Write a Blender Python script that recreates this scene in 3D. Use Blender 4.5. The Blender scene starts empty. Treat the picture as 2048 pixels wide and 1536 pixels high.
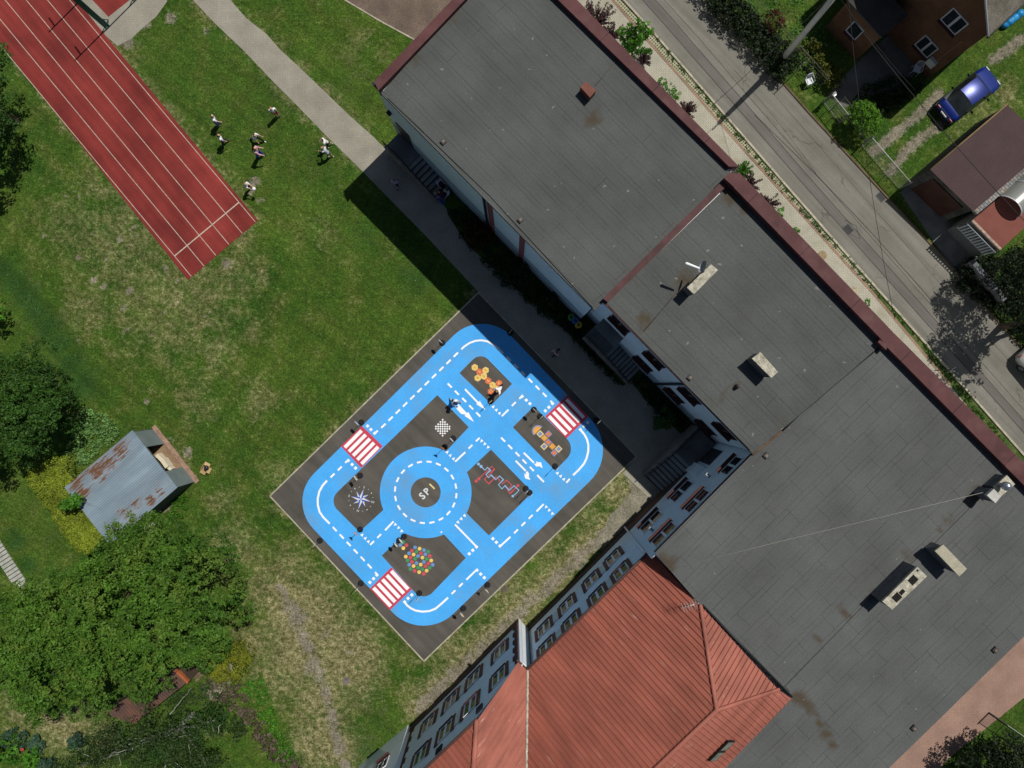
import bpy, bmesh, math, random
import numpy as np
from mathutils import Vector, Matrix
from mathutils.geometry import tessellate_polygon
R = math.radians
random.seed(7)
rng = np.random.default_rng(7)
scene = bpy.context.scene
COL = scene.collection
CAM_H = 44.0            # height of the drone above the school yard, metres
PPM = 32.0              # photograph pixels per metre on the ground

def P(x, y, h=0.0):
    """point of the place seen at photograph pixel x, y when it stands h metres above the yard"""
    k = (1 - h / CAM_H) / PPM
    return Vector(((x - 1024) * k, (768 - y) * k, h))

# ------------------------------------------------------------------ materials
def new_mat(name):
    m = bpy.data.materials.new(name); m.use_nodes = True
    nt = m.node_tree
    return m, nt, nt.nodes['Principled BSDF']

class N:
    """small helper that wires shader nodes"""
    def __init__(s, nt): s.nt = nt
    def n(s, t, **kw):
        nd = s.nt.nodes.new(t)
        for k, v in kw.items():
            if hasattr(nd, k): setattr(nd, k, v)
        return nd
    def l(s, a, b): s.nt.links.new(a, b)
    def setin(s, sock, v):
        if isinstance(v, bpy.types.NodeSocket): s.l(v, sock)
        else: sock.default_value = v
    def math(s, op, a, b=0.0, clamp=False):
        nd = s.n('ShaderNodeMath', operation=op, use_clamp=clamp)
        s.setin(nd.inputs[0], a); s.setin(nd.inputs[1], b)
        return nd.outputs[0]
    def mix(s, f, a, b, blend='MIX'):
        nd = s.n('ShaderNodeMix', data_type='RGBA', blend_type=blend)
        s.setin(nd.inputs[0], f); s.setin(nd.inputs[6], c4(a)); s.setin(nd.inputs[7], c4(b))
        return nd.outputs[2]
    def pos(s):
        return s.n('ShaderNodeNewGeometry').outputs['Position']
    def noise(s, scale, vec=None, detail=3, rough=.55):
        nd = s.n('ShaderNodeTexNoise'); nd.inputs['Scale'].default_value = scale
        nd.inputs['Detail'].default_value = detail; nd.inputs['Roughness'].default_value = rough
        s.l(vec if vec is not None else s.pos(), nd.inputs['Vector'])
        return nd.outputs['Fac']
    def rng(s, v, a, b, c=0.0, d=1.0):
        nd = s.n('ShaderNodeMapRange'); nd.clamp = True
        s.setin(nd.inputs[0], v)
        for i, x in enumerate((a, b, c, d)): s.setin(nd.inputs[i + 1], x)
        return nd.outputs[0]
    def rot(s, deg, scale=(1, 1, 1), loc=(0, 0, 0)):
        nd = s.n('ShaderNodeMapping'); nd.inputs['Rotation'].default_value = (0, 0, R(deg))
        s.l(s.pos(), nd.inputs['Vector'])
        if scale == (1, 1, 1) and loc == (0, 0, 0): return nd.outputs[0]
        n2 = s.n('ShaderNodeMapping'); n2.inputs['Scale'].default_value = scale; n2.inputs['Location'].default_value = loc
        s.l(nd.outputs[0], n2.inputs['Vector'])
        return n2.outputs[0]
    def attr(s, name):
        nd = s.n('ShaderNodeAttribute'); nd.attribute_name = name
        return nd
    def bump(s, h, strength=.3, dist=.02):
        nd = s.n('ShaderNodeBump'); nd.inputs['Strength'].default_value = strength
        nd.inputs['Distance'].default_value = dist; s.l(h, nd.inputs['Height'])
        return nd.outputs[0]
    def scalecol(s, col, f):
        nd = s.n('ShaderNodeVectorMath', operation='SCALE')
        s.setin(nd.inputs[0], col if isinstance(col, bpy.types.NodeSocket) else col[:3]); s.setin(nd.inputs['Scale'], f)
        return nd.outputs[0]

def c4(c):
    if isinstance(c, bpy.types.NodeSocket): return c
    return (c[0], c[1], c[2], 1.0)

def M(name, col, rough=.85, var=.25, scale=1.2, fine=.25, fscale=22, bump=0.0, metallic=0.0, spec=.3, dirt=None, dscale=.6, coat=0.0):
    """plain surface: base colour broken up by broad and fine noise, optional dirt patches and bump"""
    m, nt, b = new_mat(name); g = N(nt)
    f1 = g.rng(g.noise(scale), .3, .7, 1 - var, 1 + var)
    nf = g.noise(fscale, detail=4)
    f2 = g.rng(nf, .3, .7, 1 - fine, 1 + fine)
    c = g.scalecol(col, g.math('MULTIPLY', f1, f2))
    if dirt: c = g.mix(g.rng(g.noise(dscale, detail=6), .5, .72, 0, .8), c, dirt)
    g.l(c, b.inputs['Base Color'])
    b.inputs['Roughness'].default_value = rough; b.inputs['Metallic'].default_value = metallic
    b.inputs['Specular IOR Level'].default_value = spec; b.inputs['Coat Weight'].default_value = coat
    if bump: g.l(g.bump(nf, bump, .03), b.inputs['Normal'])
    return m

def plain(name, col, rough=.5, metallic=0.0, coat=0.0):
    return M(name, col, rough, var=.06, fine=.06, metallic=metallic, coat=coat)

def mat_ground():
    m, nt, b = new_mat('grass_ground'); g = N(nt)
    big = g.noise(.16, detail=4); mid = g.noise(.85, detail=5, rough=.62); fin = g.noise(3.6, detail=4, rough=.7); vf = g.noise(9.5, detail=3, rough=.8)
    green = g.mix(g.rng(big, .35, .65), (.031, .080, .010), (.062, .112, .015))
    green = g.mix(g.rng(mid, .44, .68, 0, .65), green, (.105, .125, .024))
    green = g.mix(g.rng(g.noise(1.7, detail=4), .52, .7, 0, .7), green, (.030, .082, .012))
    green = g.mix(g.rng(fin, .55, .75, 0, .5), green, (.105, .155, .028))
    dry = g.mix(g.rng(fin, .38, .66), (.145, .14, .048), (.30, .265, .15))
    dry = g.mix(g.rng(g.noise(1.9, detail=3), .58, .7, 0, .8), dry, (.055, .105, .018))
    a = g.attr('dry').outputs['Fac']
    t = g.math('ADD', g.math('ADD', a, -.03), g.math('MULTIPLY', g.math('SUBTRACT', mid, .5), 1.1))
    t = g.math('ADD', t, g.math('MULTIPLY', g.math('SUBTRACT', fin, .5), .8))
    c = g.mix(g.rng(t, .08, .85, 0, .92), green, dry)
    d = g.math('ADD', g.attr('lush_vignette').outputs['Fac'], g.math('ADD', g.math('MULTIPLY', g.math('SUBTRACT', fin, .5), .9), g.math('MULTIPLY', g.math('SUBTRACT', mid, .5), .9)))
    c = g.mix(g.rng(d, .3, .8, 0, .85), c, (.022, .066, .014))
    s = g.math('ADD', g.attr('soil').outputs['Fac'], g.math('MULTIPLY', g.math('SUBTRACT', fin, .5), 1.2))
    c = g.mix(g.rng(s, .38, .7, 0, .9), c, (.22, .195, .15))
    f = g.math('MULTIPLY', g.rng(vf, .32, .70, .38, 1.62), g.rng(fin, .33, .67, .72, 1.26))
    c = g.scalecol(c, f)
    st = g.math('MULTIPLY', g.rng(g.noise(1.0, g.rot(38, (.16, 1.5, 1)), detail=4), .35, .65, .84, 1.14), g.rng(g.noise(1.0, g.rot(-62, (.14, 1.1, 1), (7, 3, 0)), detail=4), .35, .65, .88, 1.10))
    c = g.scalecol(c, st)
    # small pale clover and daisy heads
    w = g.math('MULTIPLY', g.math('GREATER_THAN', g.noise(7.5, detail=1), .745), g.rng(g.noise(.7), .46, .6))
    c = g.mix(g.math('MULTIPLY', w, .7), c, (.36, .42, .22))
    g.l(c, b.inputs['Base Color']); b.inputs['Roughness'].default_value = .95; b.inputs['Specular IOR Level'].default_value = .1
    h = g.math('ADD', vf, g.math('MULTIPLY', fin, .8))
    g.l(g.bump(h, .9, .07), b.inputs['Normal'])
    return m

def mat_felt(name, rotdeg, c1, c2, bw=5.0, rh=.98, off=.37, seam=.016):
    m, nt, b = new_mat(name); g = N(nt)
    v = g.rot(rotdeg)
    wob = g.n('ShaderNodeVectorMath', operation='ADD')
    wn = g.n('ShaderNodeTexNoise'); wn.inputs['Scale'].default_value = .8; g.l(g.pos(), wn.inputs['Vector'])
    sc = g.n('ShaderNodeVectorMath', operation='SCALE'); g.l(wn.outputs['Color'], sc.inputs[0]); sc.inputs['Scale'].default_value = .12
    g.l(v, wob.inputs[0]); g.l(sc.outputs[0], wob.inputs[1])
    br = g.n('ShaderNodeTexBrick'); br.offset = off; br.offset_frequency = 2
    for k, x in (('Scale', 1.0), ('Brick Width', bw), ('Row Height', rh), ('Mortar Size', seam), ('Mortar Smooth', .35), ('Bias', 0.0)): br.inputs[k].default_value = x
    br.inputs['Color1'].default_value = c4(c1); br.inputs['Color2'].default_value = c4(c2)
    br.inputs['Mortar'].default_value = c4(c1)
    g.l(wob.outputs[0], br.inputs['Vector'])
    # second, fainter set of laps half way along each roll
    sep = g.n('ShaderNodeSeparateXYZ'); g.l(wob.outputs[0], sep.inputs[0])
    st = g.math('PINGPONG', g.math('ADD', sep.outputs[1], rh * .27), rh * .5)
    lap = g.math('SUBTRACT', 1.0, g.math('MULTIPLY', g.rng(st, 0, .022, 1.0, 0), g.rng(g.noise(.9), .35, .65, .12, .5)))
    sm = g.math('SUBTRACT', 1.0, g.math('MULTIPLY', br.outputs['Fac'], g.rng(g.noise(.75, detail=4), .35, .65, .08, .46)))
    lap = g.math('MULTIPLY', lap, sm)
    fn = g.noise(34, detail=4, rough=.75)
    f = g.math('MULTIPLY', g.rng(g.noise(.35, detail=5), .3, .7, .84, 1.16), g.rng(g.noise(11, detail=3, rough=.8), .3, .7, .86, 1.14))
    streak = g.noise(1.0, g.rot(rotdeg, (.35, 9, 1)), detail=4)
    f = g.math('MULTIPLY', g.math('MULTIPLY', f, lap), g.rng(streak, .3, .7, .95, 1.05))
    c = g.scalecol(br.outputs['Color'], f)
    s = g.math('ADD', g.attr('stain').outputs['Fac'], g.math('MULTIPLY', g.math('SUBTRACT', g.noise(2.2, detail=5), .5), .9))
    c = g.mix(g.rng(s, .3, .8, 0, .8), c, (.062, .044, .024))
    sp = g.math('GREATER_THAN', g.noise(4.2, detail=0), .855)
    c = g.mix(g.math('MULTIPLY', sp, .4), c, (.3, .3, .27))
    g.l(c, b.inputs['Base Color']); b.inputs['Roughness'].default_value = .92; b.inputs['Specular IOR Level'].default_value = .2
    g.l(g.bump(g.math('ADD', g.math('MULTIPLY', br.outputs['Fac'], -1.0), g.math('MULTIPLY', fn, .35)), .5, .012), b.inputs['Normal'])
    return m

def mat_brick(name, c1, c2, mortar, bw, rh, ms, rotdeg=0, var=.25, vertical=False, rough=.9, dirt=None):
    m, nt, b = new_mat(name); g = N(nt)
    if vertical:
        sx = g.n('ShaderNodeSeparateXYZ'); g.l(g.rot(rotdeg), sx.inputs[0])
        cm = g.n('ShaderNodeCombineXYZ'); g.l(g.math('ADD', sx.outputs[0], sx.outputs[1]), cm.inputs[0]); g.l(sx.outputs[2], cm.inputs[1]); v = cm.outputs[0]
    else: v = g.rot(rotdeg)
    br = g.n('ShaderNodeTexBrick')
    for k, x in (('Scale', 1.0), ('Brick Width', bw), ('Row Height', rh), ('Mortar Size', ms), ('Mortar Smooth', .2)): br.inputs[k].default_value = x
    br.inputs['Color1'].default_value = c4(c1); br.inputs['Color2'].default_value = c4(c2); br.inputs['Mortar'].default_value = c4(mortar)
    g.l(v, br.inputs['Vector'])
    f = g.math('MULTIPLY', g.rng(g.noise(.7, detail=4), .3, .7, 1 - var, 1 + var), g.rng(g.noise(20, detail=3), .3, .7, .82, 1.18))
    c = g.scalecol(br.outputs['Color'], f)
    if dirt: c = g.mix(g.rng(g.noise(1.1, detail=6), .52, .75, 0, .7), c, dirt)
    g.l(c, b.inputs['Base Color']); b.inputs['Roughness'].default_value = rough; b.inputs['Specular IOR Level'].default_value = .2
    g.l(g.bump(br.outputs['Fac'], -.3, .01), b.inputs['Normal'])
    return m

def mat_asphalt(name, c, rot=0, patch=.2, fine=.35, crack=False, streakdir=None):
    m, nt, b = new_mat(name); g = N(nt)
    fn = g.noise(38, detail=4, rough=.8)
    f = g.math('MULTIPLY', g.rng(g.noise(.45, detail=5), .3, .7, 1 - patch, 1 + patch), g.rng(fn, .25, .75, 1 - fine, 1 + fine))
    if streakdir is not None:
        f = g.math('MULTIPLY', f, g.rng(g.noise(1.0, g.rot(streakdir, (.12, 2.4, 1)), detail=4), .3, .7, .82, 1.18))
    col = g.scalecol(c, f)
    if crack:
        vo = g.n('ShaderNodeTexVoronoi', feature='DISTANCE_TO_EDGE'); vo.inputs['Scale'].default_value = .33
        dv = g.n('ShaderNodeVectorMath', operation='ADD'); g.l(g.rot(streakdir or 0, (.5, 1, 1)), dv.inputs[0])
        wn = g.n('ShaderNodeTexNoise'); wn.inputs['Scale'].default_value = 1.3; wn.inputs['Detail'].default_value = 5; g.l(g.pos(), wn.inputs['Vector'])
        g.l(wn.outputs['Color'], dv.inputs[1]); g.l(dv.outputs[0], vo.inputs['Vector'])
        k = g.math('MULTIPLY', g.rng(vo.outputs['Distance'], 0, .012, 1, 0), g.rng(g.noise(.5), .5, .62))
        col = g.mix(g.math('MULTIPLY', k, .6), col, (.03, .03, .028))
    g.l(col, b.inputs['Base Color']); b.inputs['Roughness'].default_value = .9; b.inputs['Specular IOR Level'].default_value = .25
    g.l(g.bump(fn, .35, .01), b.inputs['Normal'])
    return m

def mat_leaf(name, dark, light, trans=.22, patch=None):
    m, nt, b = new_mat(name); g = N(nt)
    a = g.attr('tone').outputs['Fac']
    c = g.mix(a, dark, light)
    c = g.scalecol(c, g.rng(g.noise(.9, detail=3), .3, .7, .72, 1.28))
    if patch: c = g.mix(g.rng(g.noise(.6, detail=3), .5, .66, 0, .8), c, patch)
    g.l(c, b.inputs['Base Color']); b.inputs['Roughness'].default_value = .6; b.inputs['Specular IOR Level'].default_value = .25
    tr = g.n('ShaderNodeBsdfTranslucent'); g.l(c, tr.inputs['Color'])
    mx = g.n('ShaderNodeMixShader'); mx.inputs[0].default_value = trans
    g.l(b.outputs[0], mx.inputs[1]); g.l(tr.outputs[0], mx.inputs[2])
    g.l(mx.outputs[0], nt.nodes['Material Output'].inputs[0])
    return m

def mat_sheet(name, rotdeg, c, rust=None, period=.2, faded=None, ribs=True):
    """painted profiled sheet: fine ribs across, faded and rusted patches drawn out along the ribs"""
    m, nt, b = new_mat(name); g = N(nt)
    v = g.rot(rotdeg); sp = g.n('ShaderNodeSeparateXYZ'); g.l(v, sp.inputs[0])
    w = g.math('PINGPONG', sp.outputs[1], period * .5)
    f = g.rng(w, 0, period * .5, .78, 1.15) if ribs else 1.0
    f = g.math('MULTIPLY', f, g.rng(g.noise(1.0, g.rot(rotdeg, (.2, 1.6, 1)), detail=5), .3, .7, .76, 1.2))
    f = g.math('MULTIPLY', f, g.rng(g.noise(.45, detail=5), .3, .7, .86, 1.12))
    col = g.scalecol(c, g.math('MULTIPLY', f, g.rng(g.noise(25), .3, .7, .9, 1.1)))
    if faded:
        k = g.noise(1.0, g.rot(rotdeg, (.9, 5, 1), (3, 1, 0)), detail=6, rough=.7)
        col = g.mix(g.math('MULTIPLY', g.rng(k, .60, .68, 0, .75), g.rng(g.noise(.5), .45, .6)), col, faded)
    if rust:
        k = g.noise(1.0, g.rot(rotdeg, (1.1, 8, 1)), detail=6, rough=.78)
        k = g.math('ADD', k, g.math('MULTIPLY', g.attr('rust').outputs['Fac'], .34))
        col = g.mix(g.rng(k, .66, .72, 0, .35), col, (.3, .28, .28))
        k2 = g.rng(k, .72, .78, 0, .95)
        col = g.mix(k2, col, g.mix(g.noise(5), rust, (rust[0] * .35, rust[1] * .4, rust[2] * .6)))
    g.l(col, b.inputs['Base Color']); b.inputs['Roughness'].default_value = .65; b.inputs['Specular IOR Level'].default_value = .25
    if ribs: g.l(g.bump(w, .5, .05), b.inputs['Normal'])
    return m

def mat_glass(name, c=(.015, .02, .025), rough=.08):
    m, nt, b = new_mat(name); g = N(nt)
    g.l(g.scalecol(c, g.rng(g.noise(1.3), .3, .7, .6, 1.5)), b.inputs['Base Color'])
    b.inputs['Roughness'].default_value = rough; b.inputs['Specular IOR Level'].default_value = .6
    return m

def mat_lattice():
    m, nt, b = new_mat('lattice_paver'); g = N(nt)
    sp = g.n('ShaderNodeSeparateXYZ'); g.l(g.rot(46), sp.inputs[0])
    k = math.pi / .155
    s1 = g.math('SINE', g.math('MULTIPLY', g.math('ADD', sp.outputs[0], sp.outputs[1]), k)); s2 = g.math('SINE', g.math('MULTIPLY', g.math('SUBTRACT', sp.outputs[0], sp.outputs[1]), k))
    hole = g.rng(g.math('MULTIPLY', s1, s2), .08, .3)
    hole = g.math('MAXIMUM', hole, g.math('MULTIPLY', hole, 1.0))
    n = g.noise(1.4, detail=5)
    c = g.mix(hole, g.scalecol((.34, .33, .22), g.rng(g.noise(15), .3, .7, .8, 1.2)), g.mix(n, (.05, .06, .02), (.09, .075, .045)))
    gr = g.math('ADD', g.noise(2.5, detail=5), g.attr('dry').outputs['Fac'])
    c = g.mix(g.rng(gr, .56, .72, 0, .9), c, g.mix(g.noise(12), (.03, .07, .012), (.08, .12, .025)))
    g.l(c, b.inputs['Base Color']); b.inputs['Roughness'].default_value = .95
    return m

# ------------------------------------------------------------------ meshes
class MB:
    def __init__(s): s.v = []; s.f = []; s.mi = []; s.sm = []
    def add(s, vs, fs, mi=0, smooth=False):
        o = len(s.v); s.v.extend(Vector(v) for v in vs)
        for f in fs: s.f.append([i + o for i in f]); s.mi.append(mi); s.sm.append(smooth)
        return s
    def quad(s, a, b, c, d, mi=0): return s.add([a, b, c, d], [(0, 1, 2, 3)], mi)
    def poly(s, pts, z=None, mi=0):
        pts = [Vector((p[0], p[1], z)) if z is not None else Vector(p) for p in pts]
        tris = tessellate_polygon([pts])
        o = len(s.v); s.v.extend(pts)
        for t in tris:
            a, b, c = (pts[i] for i in t)
            if (b - a).cross(c - a).z < 0: t = t[::-1]
            s.f.append([i + o for i in t]); s.mi.append(mi); s.sm.append(False)
        return s
    def prism(s, pts, z0, z1, mi=0, top=None):
        """upright block on a plan outline; z1 may be a list with one height per corner"""
        n = len(pts); zt = z1 if isinstance(z1, (list, tuple)) else [z1] * n
        area = sum(pts[i][0] * pts[(i + 1) % n][1] - pts[(i + 1) % n][0] * pts[i][1] for i in range(n))
        if area < 0: pts = list(pts)[::-1]; zt = list(zt)[::-1]
        lo = [Vector((p[0], p[1], z0)) for p in pts]; hi = [Vector((p[0], p[1], z)) for p, z in zip(pts, zt)]
        s.add(lo + hi, [(i, (i + 1) % n, n + (i + 1) % n, n + i) for i in range(n)], mi)
        s.poly(hi, None, mi if top is None else top); return s
    def box(s, c, size, rz=0.0, mi=0, M4=None):
        x, y, z = (d / 2 for d in size); ca, sa = math.cos(rz), math.sin(rz)
        vs = []
        for dx in (-x, x):
            for dy in (-y, y):
                for dz in (-z, z):
                    p = Vector((dx * ca - dy * sa, dx * sa + dy * ca, dz)) + Vector(c)
                    vs.append(M4 @ p if M4 else p)
        return s.add(vs, [(0, 1, 3, 2), (4, 6, 7, 5), (0, 4, 5, 1), (2, 3, 7, 6), (0, 2, 6, 4), (1, 5, 7, 3)], mi)
    def tube(s, pts, rad, n=8, mi=0, cap=True, smooth=True, squash=1.0):
        pts = [Vector(p) for p in pts]
        if not isinstance(rad, (list, tuple)): rad = [rad] * len(pts)
        if cap and n > 6:   # rounded ends
            d0 = (pts[0] - pts[1]).normalized(); d1 = (pts[-1] - pts[-2]).normalized()
            r0, r1 = rad[0], rad[-1]
            pts = [pts[0] + d0 * r0 * .95, pts[0] + d0 * r0 * .6] + pts + [pts[-1] + d1 * r1 * .6, pts[-1] + d1 * r1 * .95]
            rad = [r0 * .3, r0 * .8] + list(rad) + [r1 * .8, r1 * .3]
        o = len(s.v); prev = None
        for i, p in enumerate(pts):
            t = (pts[min(i + 1, len(pts) - 1)] - pts[max(i - 1, 0)]).normalized()
            ref = Vector((0, 0, 1)) if abs(t.z) < .9 else Vector((0, 1, 0))
            u = ref.cross(t).normalized() if prev is None else (prev - t * prev.dot(t)).normalized()
            prev = u; w = t.cross(u)
            for k in range(n):
                a = 2 * math.pi * k / n
                s.v.append(p + (u * math.cos(a) + w * math.sin(a) * squash) * rad[i])
        m = len(pts)
        for i in range(m - 1):
            for k in range(n):
                s.f.append([o + i * n + k, o + i * n + (k + 1) % n, o + (i + 1) * n + (k + 1) % n, o + (i + 1) * n + k]); s.mi.append(mi); s.sm.append(smooth)
        s.f.append([o + k for k in range(n)][::-1]); s.mi.append(mi); s.sm.append(False)
        s.f.append([o + (m - 1) * n + k for k in range(n)]); s.mi.append(mi); s.sm.append(False)
        return s
    def ball(s, c, r, nu=14, nv=9, mi=0, M3=None, vmin=-90, vmax=90):
        c = Vector(c); r = (r, r, r) if not isinstance(r, (tuple, list)) else r
        o = len(s.v)
        for j in range(nv + 1):
            la = R(vmin + (vmax - vmin) * j / nv)
            for i in range(nu):
                a = 2 * math.pi * i / nu
                p = Vector((math.cos(a) * math.cos(la) * r[0], math.sin(a) * math.cos(la) * r[1], math.sin(la) * r[2]))
                s.v.append(c + (M3 @ p if M3 else p))
        for j in range(nv):
            for i in range(nu):
                s.f.append([o + j * nu + i, o + j * nu + (i + 1) % nu, o + (j + 1) * nu + (i + 1) % nu, o + (j + 1) * nu + i]); s.mi.append(mi); s.sm.append(True)
        return s
    def disc(s, c, r, z, n=24, mi=0):
        return s.poly([(c[0] + r * math.cos(2 * math.pi * i / n), c[1] + r * math.sin(2 * math.pi * i / n)) for i in range(n)], z, mi)
    def strip(s, pts, w, z, mi=0):
        """flat painted line of width w along plan points"""
        pts = [Vector((p[0], p[1])) for p in pts]; L = []; Rr = []
        for i, p in enumerate(pts):
            t = (pts[min(i + 1, len(pts) - 1)] - pts[max(i - 1, 0)]).normalized(); nrm = Vector((-t.y, t.x)); k = 1.0
            if 0 < i < len(pts) - 1:
                t1 = (p - pts[i - 1]).normalized(); n1 = Vector((-t1.y, t1.x)); k = 1 / max(.5, nrm.dot(n1))
            L.append(p + nrm * w / 2 * k); Rr.append(p - nrm * w / 2 * k)
        o = len(s.v)
        for a, b in zip(L, Rr): s.v += [Vector((a.x, a.y, z)), Vector((b.x, b.y, z))]
        for i in range(len(pts) - 1):
            s.f.append([o + 2 * i, o + 2 * i + 1, o + 2 * i + 3, o + 2 * i + 2]); s.mi.append(mi); s.sm.append(False)
        return s
    def mesh(s, name, mats):
        me = bpy.data.meshes.new(name); me.from_pydata([tuple(v) for v in s.v], [], s.f)
        for m in (mats if isinstance(mats, (list, tuple)) else [mats]): me.materials.append(m)
        me.polygons.foreach_set('material_index', s.mi); me.polygons.foreach_set('use_smooth', s.sm)
        me.update(); return me
    def build(s, name, mats, parent=None, local=False):
        if parent is not None and not local:
            off = world_of(parent)
            for v in s.v: v -= off
        return link(name, s.mesh(name, mats), parent)

def world_of(o):
    p = Vector((0, 0, 0))
    while o is not None: p += o.location; o = o.parent
    return p

def link(name, data, parent=None):
    o = bpy.data.objects.new(name, data); COL.objects.link(o); o.parent = parent
    return o

def tag(o, label=None, cat=None, group=None, kind=None):
    for k, v in (('label', label), ('category', cat), ('group', group), ('kind', kind)):
        if v: o[k] = v
    return o

def thing(name, label, cat, loc, rz=0.0, group=None):
    o = bpy.data.objects.new(name, None); COL.objects.link(o); o.empty_display_size = .2
    o.location = loc; o.rotation_euler = (0, 0, rz)
    return tag(o, label, cat, group)

def struct(name, mb, mats, parent=None):
    o = mb.build(name, mats, parent)
    if parent is None: o['kind'] = 'structure'
    return o

def attr_set(me, name, vals):
    a = me.attributes.new(name, 'FLOAT', 'POINT'); a.data.foreach_set('value', np.asarray(vals, dtype=np.float32))

def blob_field(xy, blobs):
    """sum of soft round patches: (photo x, photo y, radius in photo px, strength[, height])"""
    out = np.zeros(len(xy))
    for b in blobs:
        c = P(b[0], b[1], b[4] if len(b) > 4 else 0); r = b[2] / PPM
        d2 = ((xy[:, 0] - c.x) ** 2 + (xy[:, 1] - c.y) ** 2) / (r * r)
        out = np.maximum(out, b[3] * np.exp(-d2 * .9))
    return out

def grid_poly(pts3, step, blobs, name, mats, parent, attr='stain', thickness=None):
    """flat polygon cut into a grid so a soft attribute can be painted on it"""
    bm = bmesh.new(); vs = [bm.verts.new(p) for p in pts3]; bm.faces.new(vs)
    bm.normal_update()
    xs = [p[0] for p in pts3]; ys = [p[1] for p in pts3]
    for ax, lo, hi in ((0, min(xs), max(xs)), (1, min(ys), max(ys))):
        q = lo + step
        while q < hi:
            co = Vector((0, 0, 0)); co[ax] = q; no = Vector((0, 0, 0)); no[ax] = 1
            bmesh.ops.bisect_plane(bm, geom=bm.verts[:] + bm.edges[:] + bm.faces[:], plane_co=co, plane_no=no); q += step
    for f in bm.faces:
        if f.normal.z < 0: f.normal_flip()
    me = bpy.data.meshes.new(name); bm.to_mesh(me); bm.free()
    xy = np.array([v.co[:] for v in me.vertices])
    attr_set(me, attr, blob_field(xy, blobs))
    off = world_of(parent)
    for v in me.vertices: v.co -= off
    for m in mats: me.materials.append(m)
    return link(name, me, parent)

def corrugate(pts3, along, period, name, mats, parent, rise=.035, rib=.09, blobs=()):
    """roof plane with real trapezoid ribs running in plan direction 'along'"""
    bm = bmesh.new(); vs = [bm.verts.new(p) for p in pts3]; f = bm.faces.new(vs); bm.normal_update()
    nrm = f.normal.copy()
    if nrm.z < 0: nrm = -nrm
    a = Vector((along[0], along[1], 0)).normalized(); side = Vector((-a.y, a.x, 0))
    # the rib direction lies in the plane: shift across is measured in plan
    q = [Vector(p).dot(side) for p in pts3]; lo, hi = min(q), max(q)
    k = math.floor(lo / period)
    prof = [(0, 0), (rib * .35, 1), (rib * 1.0, 1), (rib * 1.35, 0)]
    while k * period < hi:
        for d, _ in prof:
            t = k * period + d
            if lo < t < hi: bmesh.ops.bisect_plane(bm, geom=bm.verts[:] + bm.edges[:] + bm.faces[:], plane_co=side * t, plane_no=side)
        k += 1
    def g(t):
        t = t % period
        if t <= rib * .35: return t / (rib * .35)
        if t <= rib: return 1
        if t <= rib * 1.35: return 1 - (t - rib) / (rib * .35)
        return 0
    for v in bm.verts: v.co += nrm * rise * g(v.co.dot(side) + 1e-6)
    for fc in bm.faces:
        fc.normal_update()
        if fc.normal.z < 0: fc.normal_flip()
    me = bpy.data.meshes.new(name); bm.to_mesh(me); bm.free()
    if blobs: attr_set(me, 'rust', blob_field(np.array([v.co[:] for v in me.vertices]), blobs))
    off = world_of(parent)
    for v in me.vertices: v.co -= off
    for m in mats: me.materials.append(m)
    return link(name, me, parent)

def text_mesh(mb, s, c, size, ang, z, mi=0, bold=0.0):
    """flat lettering added to a mesh builder, centred on c, turned by ang degrees"""
    cu = bpy.data.curves.new('lettering', 'FONT'); cu.body = s; cu.size = size; cu.align_x = 'CENTER'; cu.align_y = 'CENTER'; cu.resolution_u = 3; cu.offset = bold
    o = bpy.data.objects.new('lettering', cu); COL.objects.link(o)
    bpy.context.view_layer.update()
    me = bpy.data.meshes.new_from_object(o.evaluated_get(bpy.context.evaluated_depsgraph_get()))
    ca, sa = math.cos(R(ang)), math.sin(R(ang))
    mb.add([(c[0] + v.co.x * ca - v.co.y * sa, c[1] + v.co.x * sa + v.co.y * ca, z) for v in me.vertices], [tuple(p.vertices) for p in me.polygons], mi)
    bpy.data.objects.remove(o); bpy.data.curves.remove(cu); bpy.data.meshes.remove(me)

def round_poly(corners, radii, seg=10):
    n = len(corners); out = []
    for i in range(n):
        p = Vector(corners[i]); a = (Vector(corners[i - 1]) - p).normalized(); b = (Vector(corners[(i + 1) % n]) - p).normalized()
        r = radii[i]
        if r <= 0: out.append(p); continue
        half = math.acos(max(-1, min(1, a.dot(b)))) / 2
        t = r / math.tan(half); c = p + (a + b).normalized() * (r / math.sin(half))
        s, e = p + a * t - c, p + b * t - c
        a0 = math.atan2(s.y, s.x); da = (math.atan2(e.y, e.x) - a0 + math.pi) % (2 * math.pi) - math.pi
        for k in range(seg + 1):
            q = a0 + da * k / seg; out.append(c + Vector((math.cos(q), math.sin(q))) * r)
    return out

def X(pts, z=0.0): return [P(p[0], p[1], 0).to_2d() for p in pts]
# ------------------------------------------------------------------ shared materials
WHITE_PAINT = plain('white_paint', (.84, .85, .86), .8)
BLUE = M('blue_court_paint', (.062, .375, .83), .75, var=.08, scale=.5, fine=.08, fscale=13, dirt=(.13, .30, .52), dscale=.4)
REDP = M('red_court_paint', (.52, .05, .09), .75, var=.08, fine=.1)
COURT = mat_asphalt('court_asphalt', (.088, .082, .071), patch=.22, fine=.3, streakdir=45)
CONC = M('concrete', (.32, .30, .25), .9, var=.2, fine=.25, bump=.2)
DARKCONC = M('dark_concrete', (.155, .155, .15), .92, var=.25, fine=.25, dirt=(.05, .05, .045))
CURB = M('kerb_concrete', (.36, .33, .25), .9, var=.25, scale=3, fine=.25)
MAROON = mat_brick('maroon_sheet', (.088, .035, .036), (.096, .037, .038), (.03, .015, .015), 3.7, 60, .022, 45.4, var=.22, rough=.7, dirt=(.135, .07, .066))
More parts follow.
